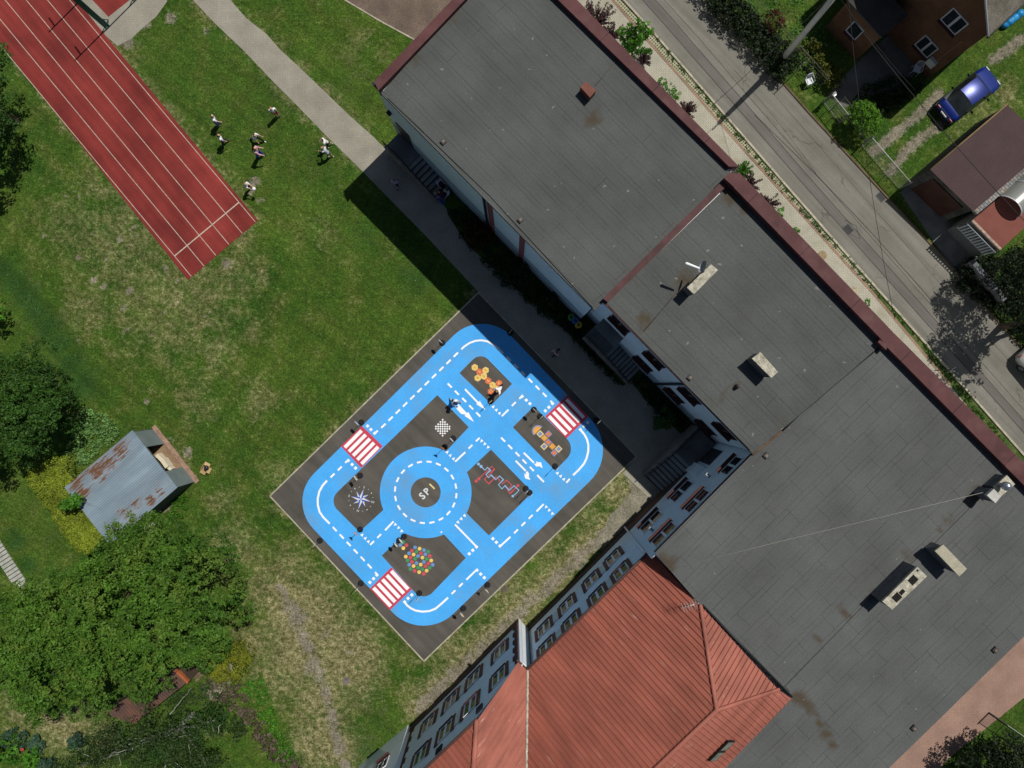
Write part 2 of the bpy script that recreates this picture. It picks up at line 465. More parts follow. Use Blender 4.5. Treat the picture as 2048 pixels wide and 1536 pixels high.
WALL = M('white_render', (.74, .79, .82), .9, var=.05, fine=.04)
PLINTH = M('grey_render', (.36, .41, .46), .9, var=.08, fine=.05)
FRAME = plain('white_frame', (.74, .76, .78), .45)
GLASS = mat_glass('window_glass')
SILL = M('brown_sill', (.07, .022, .018), .6, var=.15)
BLACK = plain('black_rubber', (.012, .012, .014), .8)
STEEL = plain('grey_steel', (.30, .32, .34), .45, metallic=.6)
DARKSTEEL = plain('dark_steel', (.02, .022, .024), .5, metallic=.3)

# ------------------------------------------------------------------ ground sheet
def build_ground():
    def axis(lo, hi, step, far):
        mid = list(np.arange(lo, hi + 1e-6, step))
        return [-f for f in far[::-1]] + mid + list(far)
    xs = axis(-36, 36, .28, [42, 55, 80, 150, 400, 900]); ys = axis(-28, 28, .28, [34, 45, 70, 150, 400, 900])
    nx, ny = len(xs), len(ys)
    gx, gy = np.meshgrid(xs, ys); xy = np.stack([gx.ravel(), gy.ravel()], 1)
    me = bpy.data.meshes.new('ground')
    faces = [(j * nx + i, j * nx + i + 1, (j + 1) * nx + i + 1, (j + 1) * nx + i) for j in range(ny - 1) for i in range(nx - 1)]
    me.from_pydata([(x, y, 0) for x, y in xy], [], faces)
    dry = [(350,590,140,.46),(250,480,130,.42),(470,560,60,.4),(520,800,40,.5),(160,450,90,.35),(610,1240,80,1.25),(690,1310,80,1.1),(600,1310,80,1.0),(570,1190,55,1.0),(640,1480,60,1.0),(720,1380,40,.7),(540,1180,60,.7),(470,1100,55,.6),(640,1400,55,.95),
           (300,520,170,.36),(180,620,60,.42),(680,1500,45,.95),(560,1350,60,.7),(1020,1185,50,.6),(1180,1035,40,.55),(1235,985,36,.95),(900,1300,45,.65),(830,1390,45,.4),(120,1440,70,.95),(60,1410,60,.8),(200,1480,40,.8),
           (330,400,60,.3),(200,380,60,.35),(420,700,70,.3),(400,800,50,.35),(870,262,25,.8),(840,240,20,.6),(250,80,40,.3),(720,90,50,.25),(640,470,40,.3),(300,660,50,.4),(560,950,40,.35),
           (500,660,30,.35),(440,1000,30,.5),(350,920,30,.5),(500,1290,45,.7),(580,1130,40,.7),(1960,230,60,.35),(2010,190,30,.55),(1760,330,20,.4),(420,590,50,.4),(480,480,30,.5),(440,690,22,.6),(425,720,18,.6),(520,555,25,.5),(460,540,25,.6),(660,1440,30,1.0),(1100,1110,40,.5)]
    lush_vignette = [(5,540,40,.75),(28,565,40,.8),(52,592,42,.8),(75,622,42,.8),(98,655,42,.8),(120,688,42,.8),(142,725,42,.8),(165,768,40,.85),(185,740,30,.5),(730,470,50,.5),(830,560,60,.6),(780,400,50,.5),(520,1470,30,.3),(760,1450,60,.45),(730,1500,40,.6),
            (560,180,140,.36),(330,130,120,.3),(700,170,130,.36),(330,180,60,.35),(640,350,80,.35),(60,1000,60,.35),(110,1060,50,.45),(30,1080,30,.8),(55,1130,25,.8),(1690,60,30,.5)]  # broad upper-left patches also put lens vignette into the lawn colour
    soil = [(188,560,9,1),(207,573,8,1),(259,582,9,1),(246,613,8,.9),(330,539,8,.9),(155,515,8,.9),(212,515,7,.9),(454,527,14,.8),(294,802,8,1),(253,657,8,.8),(342,36,16,.8),(294,48,12,.8),(256,85,16,.9),
            (413,63,10,.8),(509,364,12,1.1),(502,386,9,.9),(521,400,8,.9),(160,395,6,.8),(239,478,8,.9),(600,1235,14,.9),(585,1240,12,.8),(625,1330,13,.8),(652,1385,12,1),(665,1430,12,1),(676,1475,11,1),(690,1530,13,1.1),
            (640,1345,12,.8),(610,1290,12,.6),(330,1010,20,.8),(345,985,14,.7),(120,985,16,.8),(1750,300,16,.8),(1275,300,10,.2),(375,905,14,.8),(390,960,12,.8),(340,880,12,.6),(450,1345,24,.9),(430,1385,22,.9),(1850,1490,60,.25),(1785,1510,40,.3)]
    for ln in ([(1748,303),(1765,290),(1792,266),(1820,243),(1850,218),(1885,180)], [(1778,347),(1795,325),(1822,292),(1862,262),(1885,245)], [(1985,120),(2010,105),(2050,70)]):
        for (xa, ya), (xb, yb) in zip(ln, ln[1:]):
            for f in (0, .25, .5, .75): soil.append((xa + (xb - xa) * f, ya + (yb - ya) * f, 13, rng.uniform(.75, 1.1)))
    wk = [(1215,1055),(1150,1115),(1100,1160),(1040,1215),(985,1268),(930,1322),(880,1370),(835,1418)]
    for (xa, ya), (xb, yb) in zip(wk, wk[1:]):
        for f in np.linspace(0, 1, 6):
            x, y = xa + (xb - xa) * f, ya + (yb - ya) * f
            dry.append((x, y, 30 + rng.uniform(-4, 4), .95)); soil.append((x + 4 + rng.uniform(-6, 6), y + 4 + rng.uniform(-6, 6), rng.uniform(14, 22), rng.uniform(.6, .95)))
    soil += [(595,1240,26,.8),(620,1335,20,.75),(700,1300,18,.6),(650,1270,16,.65),(575,1215,18,.7),(605,1270,15,.7)]
    tk = [(560,1175),(590,1225),(615,1290),(638,1345),(655,1400),(668,1450),(682,1500),(698,1560)]
    for (xa, ya), (xb, yb) in zip(tk, tk[1:]):
        for f in np.linspace(0, 1, 5):
            soil.append((xa + (xb - xa) * f + rng.uniform(-4, 4), ya + (yb - ya) * f + rng.uniform(-4, 4), rng.uniform(11, 18), rng.uniform(.6, .95)))
    for ln in ([(212,72),(516,441),(376,560),(0,86)], [(540,992),(957,585)], [(540,992),(848,1322),(1273,913)], [(386,0),(547,164),(727,345)], [(461,0),(615,150),(745,272)]):
        for (xa, ya), (xb, yb) in zip(ln, ln[1:]):
            nn = int(math.hypot(xb - xa, yb - ya) / 14)
            for i in range(nn): dry.append((xa + (xb - xa) * i / nn + rng.uniform(-5, 5), ya + (yb - ya) * i / nn + rng.uniform(-5, 5), rng.uniform(6, 15), rng.uniform(.1, .75)))
    for k in range(70):
        soil.append((rng.uniform(80, 420), rng.uniform(380, 720), rng.uniform(3, 6), rng.uniform(.6, .9)))
    attr_set(me, 'dry', blob_field(xy, dry)); attr_set(me, 'lush_vignette', blob_field(xy, lush_vignette)); attr_set(me, 'soil', blob_field(xy, soil))
    me.materials.append(mat_ground()); me.update()
    o = link('ground', me); o['kind'] = 'structure'
    return o
build_ground()

# ------------------------------------------------------------------ paths and paving
PAVER = mat_brick('path_paver', (.28, .265, .22), (.30, .28, .23), (.225, .21, .17), .22, .11, .012, 46, var=.16)
mb = MB().poly(X([(190,-220),(386,0),(427,44),(485,99),(547,164),(598,215),(645,264),(700,318),(727,345),(850,470),(957,584),(1110,745),(1274,912),(1246,947),(1303,1001),(1345,960),(1420,880),(1375,838),(1362,868),(1290,800),(1262,762),(1245,772),
    (1118,650),(1040,585),(934,489),(896,430),(893,417),(800,318),(775,302),(745,272),(700,232),(615,150),(560,99),(533,68),(492,36),(461,0),(265,-220)]), .012)
struct('path', mb, [PAVER])
mb = MB().poly(X([(1246,950),(1303,1001),(1272,1033),(1262,1042),(1258,1050),(1236,1068),(1216,1086),(1198,1102),(1190,1092),(1201,1078),(1196,1066),(1214,1050),(1220,1030),(1240,1012),(1246,996),(1263,984),(1258,968)]), .010)
SLAB = M('old_slab', (.195, .18, .135), .95, var=.28, scale=1.6, fine=.4, fscale=9, bump=.4, dirt=(.115, .115, .04), dscale=1.1)
struct('walkway', mb, [SLAB])
mb = MB().poly(X([(-120,-340),(212,72),(235,92),(262,78),(290,52),(312,34),(335,2),(250,-150),(150,-340)]), .010)
struct('pavement', mb, [PAVER])
mb = MB().poly(X([(690,0),(830,80),(1010,-90),(1040,-420),(250,-420),(420,-160)]), .008)
GRAVEL = M('brown_gravel', (.135, .10, .078), .95, var=.25, scale=.8, fine=.5, fscale=18, bump=.5)
struct('gravel_yard', mb, [GRAVEL])
mb = MB().strip(X([(420,-160),(690,0),(760,42),(830,80)]), .09, .03); struct('gravel_edging', mb, [CURB])

# running track with lanes
TRACK = mat_asphalt('track_rubber', (.185, .027, .023), patch=.28, fine=.28, streakdir=50.5)
LINE = M('track_line', (.47, .39, .32), .85, var=.2, scale=4, fine=.2)
mb = MB().poly(X([(-397,-667),(157,5),(212,72),(516,441),(376,560),(0,86),(-620,-700)]), .016)
track = struct('running_track', mb, [TRACK])
mb = MB()
for a, b in (((89,-60),(511,444)),((45,-60),(485,467)),((3,-60),(458,489)),((-39,-60),(432,511)),((-81,-60),(408,532)),((-124,-60),(383,553))): mb.strip(X([(a[0] + (a[0] - b[0]) * 1.15, a[1] + (a[1] - b[1]) * 1.15), b]), .040, .020)
mb.strip(X([(349,512.5),(478,405)]), .07, .024)
mb.build('lane_lines', [LINE], track)
mb = MB().poly(X([(-100,-320),(185,0),(217,34),(262,-2),(330,-70),(60,-380)]), .014)
struct('ball_court', mb, [TRACK])

# ------------------------------------------------------------------ painted traffic playground
mb = MB().poly(X([(540,992),(957,585),(1273,913),(848,1322)]), .02)
play = struct('playground', mb, [COURT])
mb = MB()
cn = X([(540,992),(957,585),(1273,913),(848,1322)])
for i in range(4): mb.strip([cn[i], cn[(i + 1) % 4]], .085, .03)
mb.build('edging', [CURB], play)
mb = MB().poly(X(round_poly([(965.8,613.2),(1241.8,901.9),(844.9,1287.5),(573.5,1001)], [81,88,86,79], 14)), .024)
mb.build('blue_road', [BLUE], play)
CC = (851.5, 984.5); CR = 91.7
def arc(a0, a1, r=CR, n=14): return [(CC[0] + r * math.cos(R(a0 + (a1 - a0) * i / n)), CC[1] + r * math.sin(R(a0 + (a1 - a0) * i / n))) for i in range(n + 1)]
def ang(x, y): return math.degrees(math.atan2(y - CC[1], x - CC[0]))
isl = MB()
isl.poly(X(round_poly([(919,746),(961.4,703.7),(1024,767.8),(983.6,809.4)], [0,21,0,0])), .028)
w = round_poly([(657.1,1001.3)] , [0]) if False else round_poly([(874.7,790.2),(657.1,1001.3),(719,1063.6)], [0,24,0])
isl.poly(X([(937.5,854.2)] + [tuple(p) for p in w] + arc(ang(767.6,1019) , ang(894,900) , n=18) if False else [(874.7,790.2)] + [tuple(p) for p in w[1:]] + arc(157.4, 296.5, n=20) + [(937.5,854.2)]), .028)
isl.poly(X(round_poly([(1025.8,854.3),(1067.4,812.7),(1153.5,897),(1110,941)], [0,0,28,0])), .028)
isl.poly(X([(982,899),(1064.8,984.5),(977.8,1070.7)] + arc(27, -26, n=10)), .028)
isl.poly(X([(763.5,1110.8)] + arc(116, 66.5, n=10) + [(931.5,1115.7)] + [tuple(p) for p in round_poly([(931.5,1115.7),(847,1203.7),(763.5,1110.8)], [0,24,0])][1:-1]), .028)
isl.disc(P(*CC), 30 / PPM, .028, 40)
isl.build('asphalt_island', [COURT], play)

wm = MB(); Zm = .028
def line(pts, w=3.6): wm.strip(X(pts), w / PPM, Zm)
def dash(x, y, dx, dy, L=12, w=3.6):
    n = math.hypot(dx, dy); dx, dy = dx / n * L / 2, dy / n * L / 2
    line([(x - dx, y - dy), (x + dx, y + dy)], w)
def sq(x, y, s=5.6):
    a = Vector((x, y)); u = Vector((.7, -.7)) * s * .5; v = Vector((.7, .7)) * s * .5
    wm.poly(X([a - u - v, a + u - v, a + u + v, a - u + v]), Zm + .003)
def tri(x, y, dx, dy, s=6.4):
    n = math.hypot(dx, dy); d = Vector((dx / n, dy / n)); p = Vector((-d.y, d.x)); c = Vector((x, y))
    wm.poly(X([c + p * s * .5 - d * s * .4, c - p * s * .5 - d * s * .4, c + d * s * .6]), Zm)
for i in range(11): dash(911.7 + (766.9 - 911.7) * i / 10, 709.4 + (851.5 - 709.4) * i / 10, .714, -.70)
line([(922.6,698.6),(929,692.7),(939.6,685.7),(951.3,681.6),(963,680.6),(974.8,682.8),(984,687.5),(996,696.3),(1006.4,706.8)])
for x, y in ((1017.6,718),(1032.2,732.4),(1046.5,746.6),(1060.8,761.2),(1075,775.4),(1089.3,789.7)): dash(x, y, .70, .714, 11)
line([(1100.8,801.4),(1106,806.8)]); [sq(*p) for p in ((1105,807),(1097.6,814.5),(1090.5,821.5))]
[sq(*p) for p in ((735.4,852),(742,859),(749.5,866.4))]; line([(748,868),(755.8,861)])
line([(690.5,925.6),(698,918.4)]); [sq(*p) for p in ((696.8,921),(704.4,928.9),(711.4,936))]
dash(679.8,936.8,.7,-.7,11); dash(665.3,950.9,.7,-.7,11)
line([(654.3,961),(645.5,970.8),(638.8,983),(635.7,997),(635.8,1009.4),(639.3,1023.5),(646.5,1034),(659.5,1047.2)], 4)
for i in range(6): dash(669.7 + 13.95 * i, 1058 + 14.85 * i, .68, .73, 11.5)
line([(750.2,1144),(755,1149)]); [sq(*p) for p in ((754,1149.8),(747.3,1157),(740,1164.5))]
[sq(*p) for p in ((823.7,1189.5),(816.2,1196.4),(809.4,1203.5))]
line([(809.4,1204),(814.3,1210.4),(822,1216.4),(831.9,1221),(845.5,1223),(859.2,1221.7),(871,1217.2),(882.6,1207.5),(896.3,1194.8)], 4)
dash(907,1184,.71,-.7,10.5); dash(921.7,1169.8,.71,-.7,10.5); line([(932.8,1159.2),(953.5,1139)])
[sq(*p) for p in ((954,1140),(961.4,1147.9),(968.6,1155.1),(985.7,1077.2),(992.7,1084.3),(1000,1091.8),(953,1093.6),(945.6,1100.3),(938.6,1107.3))]
line([(1000,1092.5),(1020.9,1073.4)]); line([(1073,1022.7),(1087.3,1008)])
for p in ((1032,1062.5),(1046.7,1047.9),(1061.3,1033.5)): dash(p[0], p[1], .71, -.7, 11)
for p in ((1092,1014),(1098,1020.6),(1104.6,1027.3),(963,881.9),(969.4,887.9),(976,894.5),(790.5,1049),(797,1055.5),(803.2,1062.2)): tri(p[0], p[1], -.7, .7)
for p in ((894.6,904),(900.9,910.6),(907.4,917.2),(986.7,813.4),(993,819.7),(999.4,826.2),(1115,946),(1121.4,952),(1127.9,958.2),(724.6,1069.5),(731,1076.2),(737.2,1082.7)): tri(p[0], p[1], .7, -.7)
for p in ((929.4,1031.2),(922.8,1037.7),(916.3,1044.4)): tri(p[0], p[1], .7, .7)
line([(910.3,923.4),(930.5,904.2)]); dash(941,893.4,.7,-.7,10.5); line([(951.9,882.6),(959.2,875.6)])
line([(1003.5,832.4),(1017,819.2)]); dash(1027.6,808,.7,-.7,11); line([(1038.5,797.5),(1046,790.6)]); [sq(*p) for p in ((1044.3,792.8),(1052.5,800.2),(1059.8,807.2))]
for p in ((899.5,771),(913.8,785.6),(928.5,800),(942.3,814.6),(956.6,829),(1006.2,879.2),(1020.4,893.8),(1035,908.4),(1048.9,923),(1063.5,937.6)): dash(p[0], p[1], .70, .714, 11.5)
line([(1074.3,950),(1087.8,964)])
line([(1132.5,965.3),(1139.5,957.6)]); [sq(*p) for p in ((1160.6,859),(1167.8,852.2),(1175,845))]
line([(1161,859.6),(1168.8,869),(1174,879),(1176.6,890),(1176.4,903),(1172.9,917),(1167.6,927.6),(1157.6,939.4),(1146,950.4)], 4)
line([(910,1048.8),(953,1093)]); line([(770.3,1060.4),(787.3,1042.6)]); dash(758.5,1071.8,.7,-.7,10.5); line([(740.4,1089.6),(748.2,1082)]); dash(882.8,1064,.7,-.7,3.6,2.6)
for i in range(20):
    a = R(-83.7 + 18 * i); dash(CC[0] + 61.5 * math.cos(a), CC[1] + 61.5 * math.sin(a), -math.sin(a), math.cos(a), 10.5)
# arrows
line([(930,778.3),(957,806.5)]); wm.poly(X([(952.6,808.2),(959.6,801.6),(971.4,820.2)]), Zm + .003)
line([(916,809.6),(934,829)]); wm.poly(X([(929,831.5),(936.5,823.8),(948,844)]), Zm + .003); wm.poly(X([(919.6,811),(923.5,818.6),(935.6,829.6),(922.6,827.8),(912.6,817)]), Zm + .006)
k = .09766
line([(1047.4,905.4),(1068,925.6)]); wm.poly(X([(920 + x * k, 900 + y * k) for x, y in ((1550,225),(1600,250),(1660,250),(1692,372),(1620,332),(1560,338),(1518,285),(1572,268))]), Zm + .003)
line([(1031.3,921.5),(1051.6,941.8)]); wm.poly(X([(920 + x * k, 900 + y * k) for x, y in ((1382,428),(1415,490),(1410,552),(1444,612),(1335,582),(1310,474),(1352,508),(1346,456))]), Zm + .003)
wm.build('lane_markings', [WHITE_PAINT], play)

def crossing(corners, starts, ends, n, w):
    m = MB().poly(X(corners), .028); c = m.build('zebra_crossing', [REDP], play)
    m = MB()
    for i in range(n):
        t = i / (n - 1)
        m.strip(X([tuple(Vector(starts[0]).lerp(Vector(starts[1]), t)), tuple(Vector(ends[0]).lerp(Vector(ends[1]), t))]), w / PPM, .032)
    m.build('white_bars', [WHITE_PAINT], c)
crossing([(682,892.4),(724.2,852),(765.7,892.4),(722.8,935.6)], [(689.8,894.9),(723.2,927.5)], [(723.4,861.2),(756.6,893.6)], 5, 7)
crossing([(1090.2,832.7),(1134.8,790.5),(1177,832.7),(1132.4,877.2)], [(1097.8,832.3),(1132.9,799)], [(1132.8,868.6),(1167.6,835.4)], 5, 6.8)
crossing([(740,1177.2),(783,1134.2),(824,1178.2),(780,1220)], [(747.4,1175.4),(782.8,1141.8)], [(781.8,1212),(816.4,1178)], 5, 7.4)

def games():
    P2 = lambda x, y: P(x, y).to_2d()
    YEL, ORA = plain('yellow_paint', (.76, .52, .13), .8), plain('orange_paint', (.66, .16, .06), .8)
    YFR = plain('cream_paint', (.74, .6, .28), .8); GRYB = plain('grey_blue_paint', (.20, .24, .42), .8); SOR = plain('light_orange_paint', (.72, .36, .08), .8)
    RED2 = plain('soft_red_paint', (.55, .075, .095), .8); GRN = plain('green_paint', (.05, .27, .10), .8); BL2 = plain('soft_blue_paint', (.13, .27, .52), .8); LBL = plain('light_blue_paint', (.26, .43, .66), .8)
    DBL = plain('deep_blue_paint', (.06, .10, .42), .8); LGW = plain('pale_paint', (.62, .66, .68), .8); BRN = plain('brown_paint', (.30, .15, .04), .8)
    # honeycomb hopscotch
    k = .1172; m = MB()
    hexes = [(935,810,0,'1'),(1015,885,1,'2'),(1120,858,0,'3'),(985,990,0,'4'),(1090,960,0,'5'),(1165,1038,1,'6'),(1240,1112,0,'7'),(1350,1080,1,'8'),(1305,1170,0,'9'),(1210,1220,1,'10')]
    for x, y, c, s in hexes:
        q = P2(840 + x * k, 640 + y * k); r = (60 if s != '9' else 52) * k / PPM
        for rr, z, mi in ((r, .032, 2 if c == 0 else 3), (r * .88, .035, c)):
            m.poly([(q.x + rr * math.cos(R(95 + 60 * i)), q.y + rr * math.sin(R(95 + 60 * i))) for i in range(6)], z, mi)
        text_mesh(m, s, q, r * 1.15, 45, .038, 4 if c == 0 else 2)
    m.build('honeycomb_game', [YEL, ORA, YFR, ORA, BRN], play)
    # chessboard
    m = MB(); c = P2(885.4, 855.3); s = 3.2 / PPM; u = Vector((.714, .70)); v = Vector((-.70, .714))
    for i in range(8):
        for j in range(8):
            if (i + j) % 2 == 0:
                q = c + u * (i - 3.5) * s + v * (j - 3.5) * s
                m.poly([q + u * s * .46 * a + v * s * .46 * b for a, b in ((-1, -1), (1, -1), (1, 1), (-1, 1))], .032)
    m.build('chessboard', [WHITE_PAINT], play)
    # compass rose
    m = MB(); c = P2(722.1, 998.1)
    def ray(a, L, wd):
        d = Vector((math.cos(R(a)), math.sin(R(a)))); b0, b1 = (Vector((math.cos(R(a + t)), math.sin(R(a + t)))) * wd for t in (45, -45))
        m.poly([c, c + b0, c + d * L], .032 if L < .6 else .036, 0); m.poly([c, c + d * L, c + b1], .032 if L < .6 else .036, 1)
    for i in range(4): ray(75 + 45 + 90 * i, .55, .17)
    for i in range(4): ray(75 + 90 * i, .65, .17)
    for ltr, a in (('S', 75), ('W', -15), ('N', 255), ('E', 165)): text_mesh(m, ltr, c + Vector((math.cos(R(a)), math.sin(R(a)))) * .76, .2, -15, .032, 0)
    for i in range(16):
        if i % 4:
            a = R(75 + 22.5 * i); m.disc(c + Vector((math.cos(a), math.sin(a))) * .76, .035 if i % 2 == 0 else .022, .032, 8, 0)
    m.build('compass_rose', [LGW, DBL], play)
    # two crossing zigzag paths
    k = .09766; f = lambda L: X([(920 + x * k, 900 + y * k) for x, y in L]); m = MB()
    m.strip(f([(380,590),(560,425),(652,330),(708,388),(590,515),(500,595),(590,690),(740,545),(812,615),(795,645)]), .055, .032, 0)
    m.strip(f([(850,705),(955,618),(1065,722),(972,822),(1020,890),(1130,790),(1180,735)]), .055, .032, 0)
    m.strip(f([(430,330),(510,412),(562,355),(625,412),(530,505),(590,565),(637,510),(735,605),(810,530),(890,605),(785,710),(860,795),(920,728),(1010,825),(1107,730),(1207,825),(1130,905),(1080,940)]), .055, .036, 1)
    for x, y in ((330,635),(385,590),(1185,728)): m.disc(P2(920 + x * k, 900 + y * k), .095, .036, 16, 0)
    for x, y in ((380,288),(432,335)): m.disc(P2(920 + x * k, 900 + y * k), .095, .040, 16, 1)
    q = P2(920 + 1080 * k, 900 + 942 * k); m.poly([q + u * .1, q + v * .1, q - u * .1, q - v * .1], .040, 1)
    m.build('zigzag_path_game', [RED2, LBL], play)
    # dot game
    k = .1953; m = MB()
    dots = 'g748,125 b722,153 r783,155 y752,185 b872,177 y918,190 b963,205 g1007,220 r840,210 g887,220 r932,237 b977,248 r1022,265 b810,237 y857,250 b902,265 y947,281 g992,295 y1037,311 y777,271 r825,281 g872,293 g795,310 r840,325 b887,338 b962,325 r1007,341 b1052,355 b812,354 y857,368 y930,353 r977,370 g1020,385 g825,398 g902,383 r868,415 g945,400 y990,415 y914,430 r960,447'
    for t in dots.split():
        x, y = map(float, t[1:].split(',')); m.disc(P2(660 + x * k, 1060 + y * k), 3.75 / PPM, .032, 18, 'gbry'.index(t[0]))
    m.build('dot_game', [GRN, BL2, RED2, YEL], play)
    # square hopscotch
    k = .1172; m = MB(); f = lambda x, y: P2(1000 + x * k, 760 + y * k)
    c = f(648, 872)
    for r, z, mi in ((.385, .032, 1), (.30, .036, 3)):
        m.poly([c + Vector((math.cos(R(46 + 180 * i / 16)), math.sin(R(46 + 180 * i / 16)))) * r for i in range(17)], z, mi)
    for i, (x, y, a, b) in enumerate(((685,920,0,1),(757,990,4,3),(828,920,1,2),(823,1063,1,2),(752,1133,0,1),(893,1133,4,3),(925,1243,1,2),(1000,1175,0,1))):
        q = f(x, y)
        for s, z, mi in ((.168, .032, a), (.112, .036, b)): m.poly([q + u * s * i2 + v * s * j2 for i2, j2 in ((-1, -1), (1, -1), (1, 1), (-1, 1))], z, mi)
        text_mesh(m, str(i + 1), q, .17, 135, .039, {1: 0, 2: 3, 3: 4}[b] if b != 1 else 5)
    m.build('hopscotch', [YFR, GRYB, ORA, SOR, plain('tan_paint', (.5, .25, .05), .8), plain('blue_grey_digit', (.3, .33, .5), .8)], play)
    m = MB(); text_mesh(m, 'S', P2(845.0, 992.2), .60, 45, .032, 0, .014); text_mesh(m, 'P', P2(854.2, 983.2), .60, 45, .032, 0, .014); text_mesh(m, '1', P2(864.8, 973.2), .60, 45, .032, 1, .016)
    m.build('school_lettering', [LGW, YFR], play)
games()
# ------------------------------------------------------------------ school buildings
DV = Vector((.702, -.712)); NV = Vector((.712, .702)); TV = Vector((-.702, -.712)); OV = Vector((-.712, .702))   # plan directions of the school walls
def D(n, d, s=PPM): return NV * (n / s) + DV * (d / s)      # point from photo-pixel offsets measured on the ground
FELT = mat_felt('roof_felt', 45.4, (.083, .089, .086), (.084, .089, .085), 14, .84, .29)
FELT2 = mat_felt('roof_felt_cross', -44.6, (.094, .100, .099), (.095, .100, .098), 1.85, 1.02, .37)
CAPM = M('weathered_mortar', (.42, .40, .32), .95, var=.3, scale=4, fine=.4, bump=.6, dirt=(.16, .15, .10), dscale=2.5)
SLABM = M('cap_slab', (.36, .34, .26), .95, var=.12, scale=3, fine=.2, bump=.2)
CHIM = M('chimney_render', (.12, .125, .13), .95, var=.25, scale=3, fine=.2)

def solid(name, plan, z0, z1, mats, parent, top=None): return MB().prism(plan, z0, z1, 0, top).build(name, mats, parent)

def band(pa, pb, inner_w, h0, h1, name, parent, mats=None, cap=True):
    """parapet along roof edge given by outer line pa-pb (world plan), thickness inward"""
    a, b = Vector(pa), Vector(pb); t = (b - a).normalized(); n = Vector((-t.y, t.x)) * inner_w
    return MB().prism([a, b, b + n, a + n], h0, h1).build(name, mats or [MAROON], parent)

def window(parent, base, out, along, u, z0, w, h, sill=True, panes=2, jamb=None, name='window', frame=None, sd=.23):
    """framed window set on a wall: base plan point, out = outward normal, along = wall direction, u metres along"""
    out3 = Vector((out.x, out.y, 0)); al = Vector((along.x, along.y, 0)); up = Vector((0, 0, 1))
    o = Vector((base.x, base.y, 0)) + al * u
    def blk(mb, u0, u1, a0, a1, d0, d1, mi=0):
        vs = [o + al * x + up * z + out3 * d for x in (u0, u1) for z in (a0, a1) for d in (d0, d1)]
        mb.add(vs, [(0, 1, 3, 2), (4, 6, 7, 5), (0, 4, 5, 1), (2, 3, 7, 6), (0, 2, 6, 4), (1, 5, 7, 3)], mi)
    m = MB(); fw = .07
    blk(m, -w / 2, w / 2, z0, z0 + fw, .005, .045); blk(m, -w / 2, w / 2, z0 + h - fw, z0 + h, .005, .045)
    xs = [-w / 2 + w * i / panes for i in range(panes + 1)]
    for i, x in enumerate(xs):
        c = fw if 0 < i < panes else fw / 2
        lo = x - c if i else x; hi = x + c if i < panes else x
        if i == 0: hi = x + fw
        if i == panes: lo = x - fw
        blk(m, lo, hi, z0 + fw, z0 + h - fw, .004, .048)
    f = m.build(name, [frame or FRAME], parent)
    m = MB(); blk(m, -w / 2 + .03, w / 2 - .03, z0 + .03, z0 + h - .03, .003, .02); m.build('pane', [GLASS], f)
    if sill:
        m = MB(); blk(m, -w / 2 - .04, w / 2 + .04, z0 - .06, z0 - .005, .002, sd); m.build('window_sill', [SILL], f)
    if jamb:
        for s in (-1, 1):
            m = MB(); x = s * (w / 2 + .13); blk(m, x - .12, x + .12, z0 - .12, z0 + h + .1, .003, .06)
            m.build('brick_jamb', [jamb], f)
    return f

def door(parent, base, out, along, u, z0, w, h, mat):
    out3 = Vector((out.x, out.y, 0)); al = Vector((along.x, along.y, 0)); o = Vector((base.x, base.y, 0)) + al * u
    m = MB(); vs = [o + al * x + Vector((0, 0, z)) + out3 * d for x in (-w / 2, w / 2) for z in (z0, z0 + h) for d in (.003, .05)]
    m.add(vs, [(0, 1, 3, 2), (4, 6, 7, 5), (0, 4, 5, 1), (2, 3, 7, 6), (0, 2, 6, 4), (1, 5, 7, 3)])
    d = m.build('door', [mat], parent)
    m = MB(); c = o + al * (w * .36) + Vector((0, 0, z0 + 1.0)) + out3 * .07; m.tube([c - Vector((0, 0, .12)), c + Vector((0, 0, .12))], .015, 6); m.build('door_handle', [STEEL], d)

def pipe(parent, p, z0, z1, r=.06, mat=None): return MB().tube([(p.x, p.y, z0), (p.x, p.y, z1)], r, 8).build('drainpipe', [mat or SILL], parent)

def roof_vent(roof, x, y, h, s=.13):
    p = P(x, y, h); m = MB().box((p.x, p.y, h + .05), (s * 2, s * 2, .12), R(45)); m.box((p.x, p.y, h + .125), (s * 1.1, s * 1.1, .03), R(45), 1)
    return m.build('roof_vent', [M('vent_metal', (.055, .048, .045), .7), M('vent_hole', (.16, .14, .125), .8)], roof)

# --- sports hall, the north-west block
HG = 8.0
gym = thing('sports_hall', 'long white sports hall with plain grey felt roof and three maroon parapets', 'building', (*D(400, -300, 38), 0))
g0, g1 = -626 * (1 - HG / 44), 14 * (1 - HG / 44)        # along
gn0, gn1 = 187.0, 627 * (1 - HG / 44)
wall_plan = [D(gn0, g0), D(gn0, 4 * .84), D(gn1 - 4, 4 * .84), D(gn1 - 4, g0)]
solid('wall', wall_plan, 0, HG - .12, [WALL], gym)
solid('plinth', [D(gn0 - 1, g0 + .5), D(gn0 - 1, 3), D(gn0 + 6, 3), D(gn0 + 6, g0 + .5)], 0, 2.4, [PLINTH], gym)
rp = [P(762, 187, HG), P(1189.5, 621.5, HG), P(1467, 352, HG), P(1020, -105, HG)]
roof = grid_poly(rp, .35, [(1190,235,14,.8,HG),(1180,245,10,.9,HG),(1205,215,8,.6,HG),(905,45,25,.5,HG),(830,120,20,.5,HG),(1225,120,8,.5,HG),(960,560,30,.35,HG),(1100,520,40,.3,HG)], 'roof', [FELT], gym)
MB().prism([(p.x, p.y) for p in rp], HG - .25, HG - .012).build('roof_edge', [DARKSTEEL], gym)
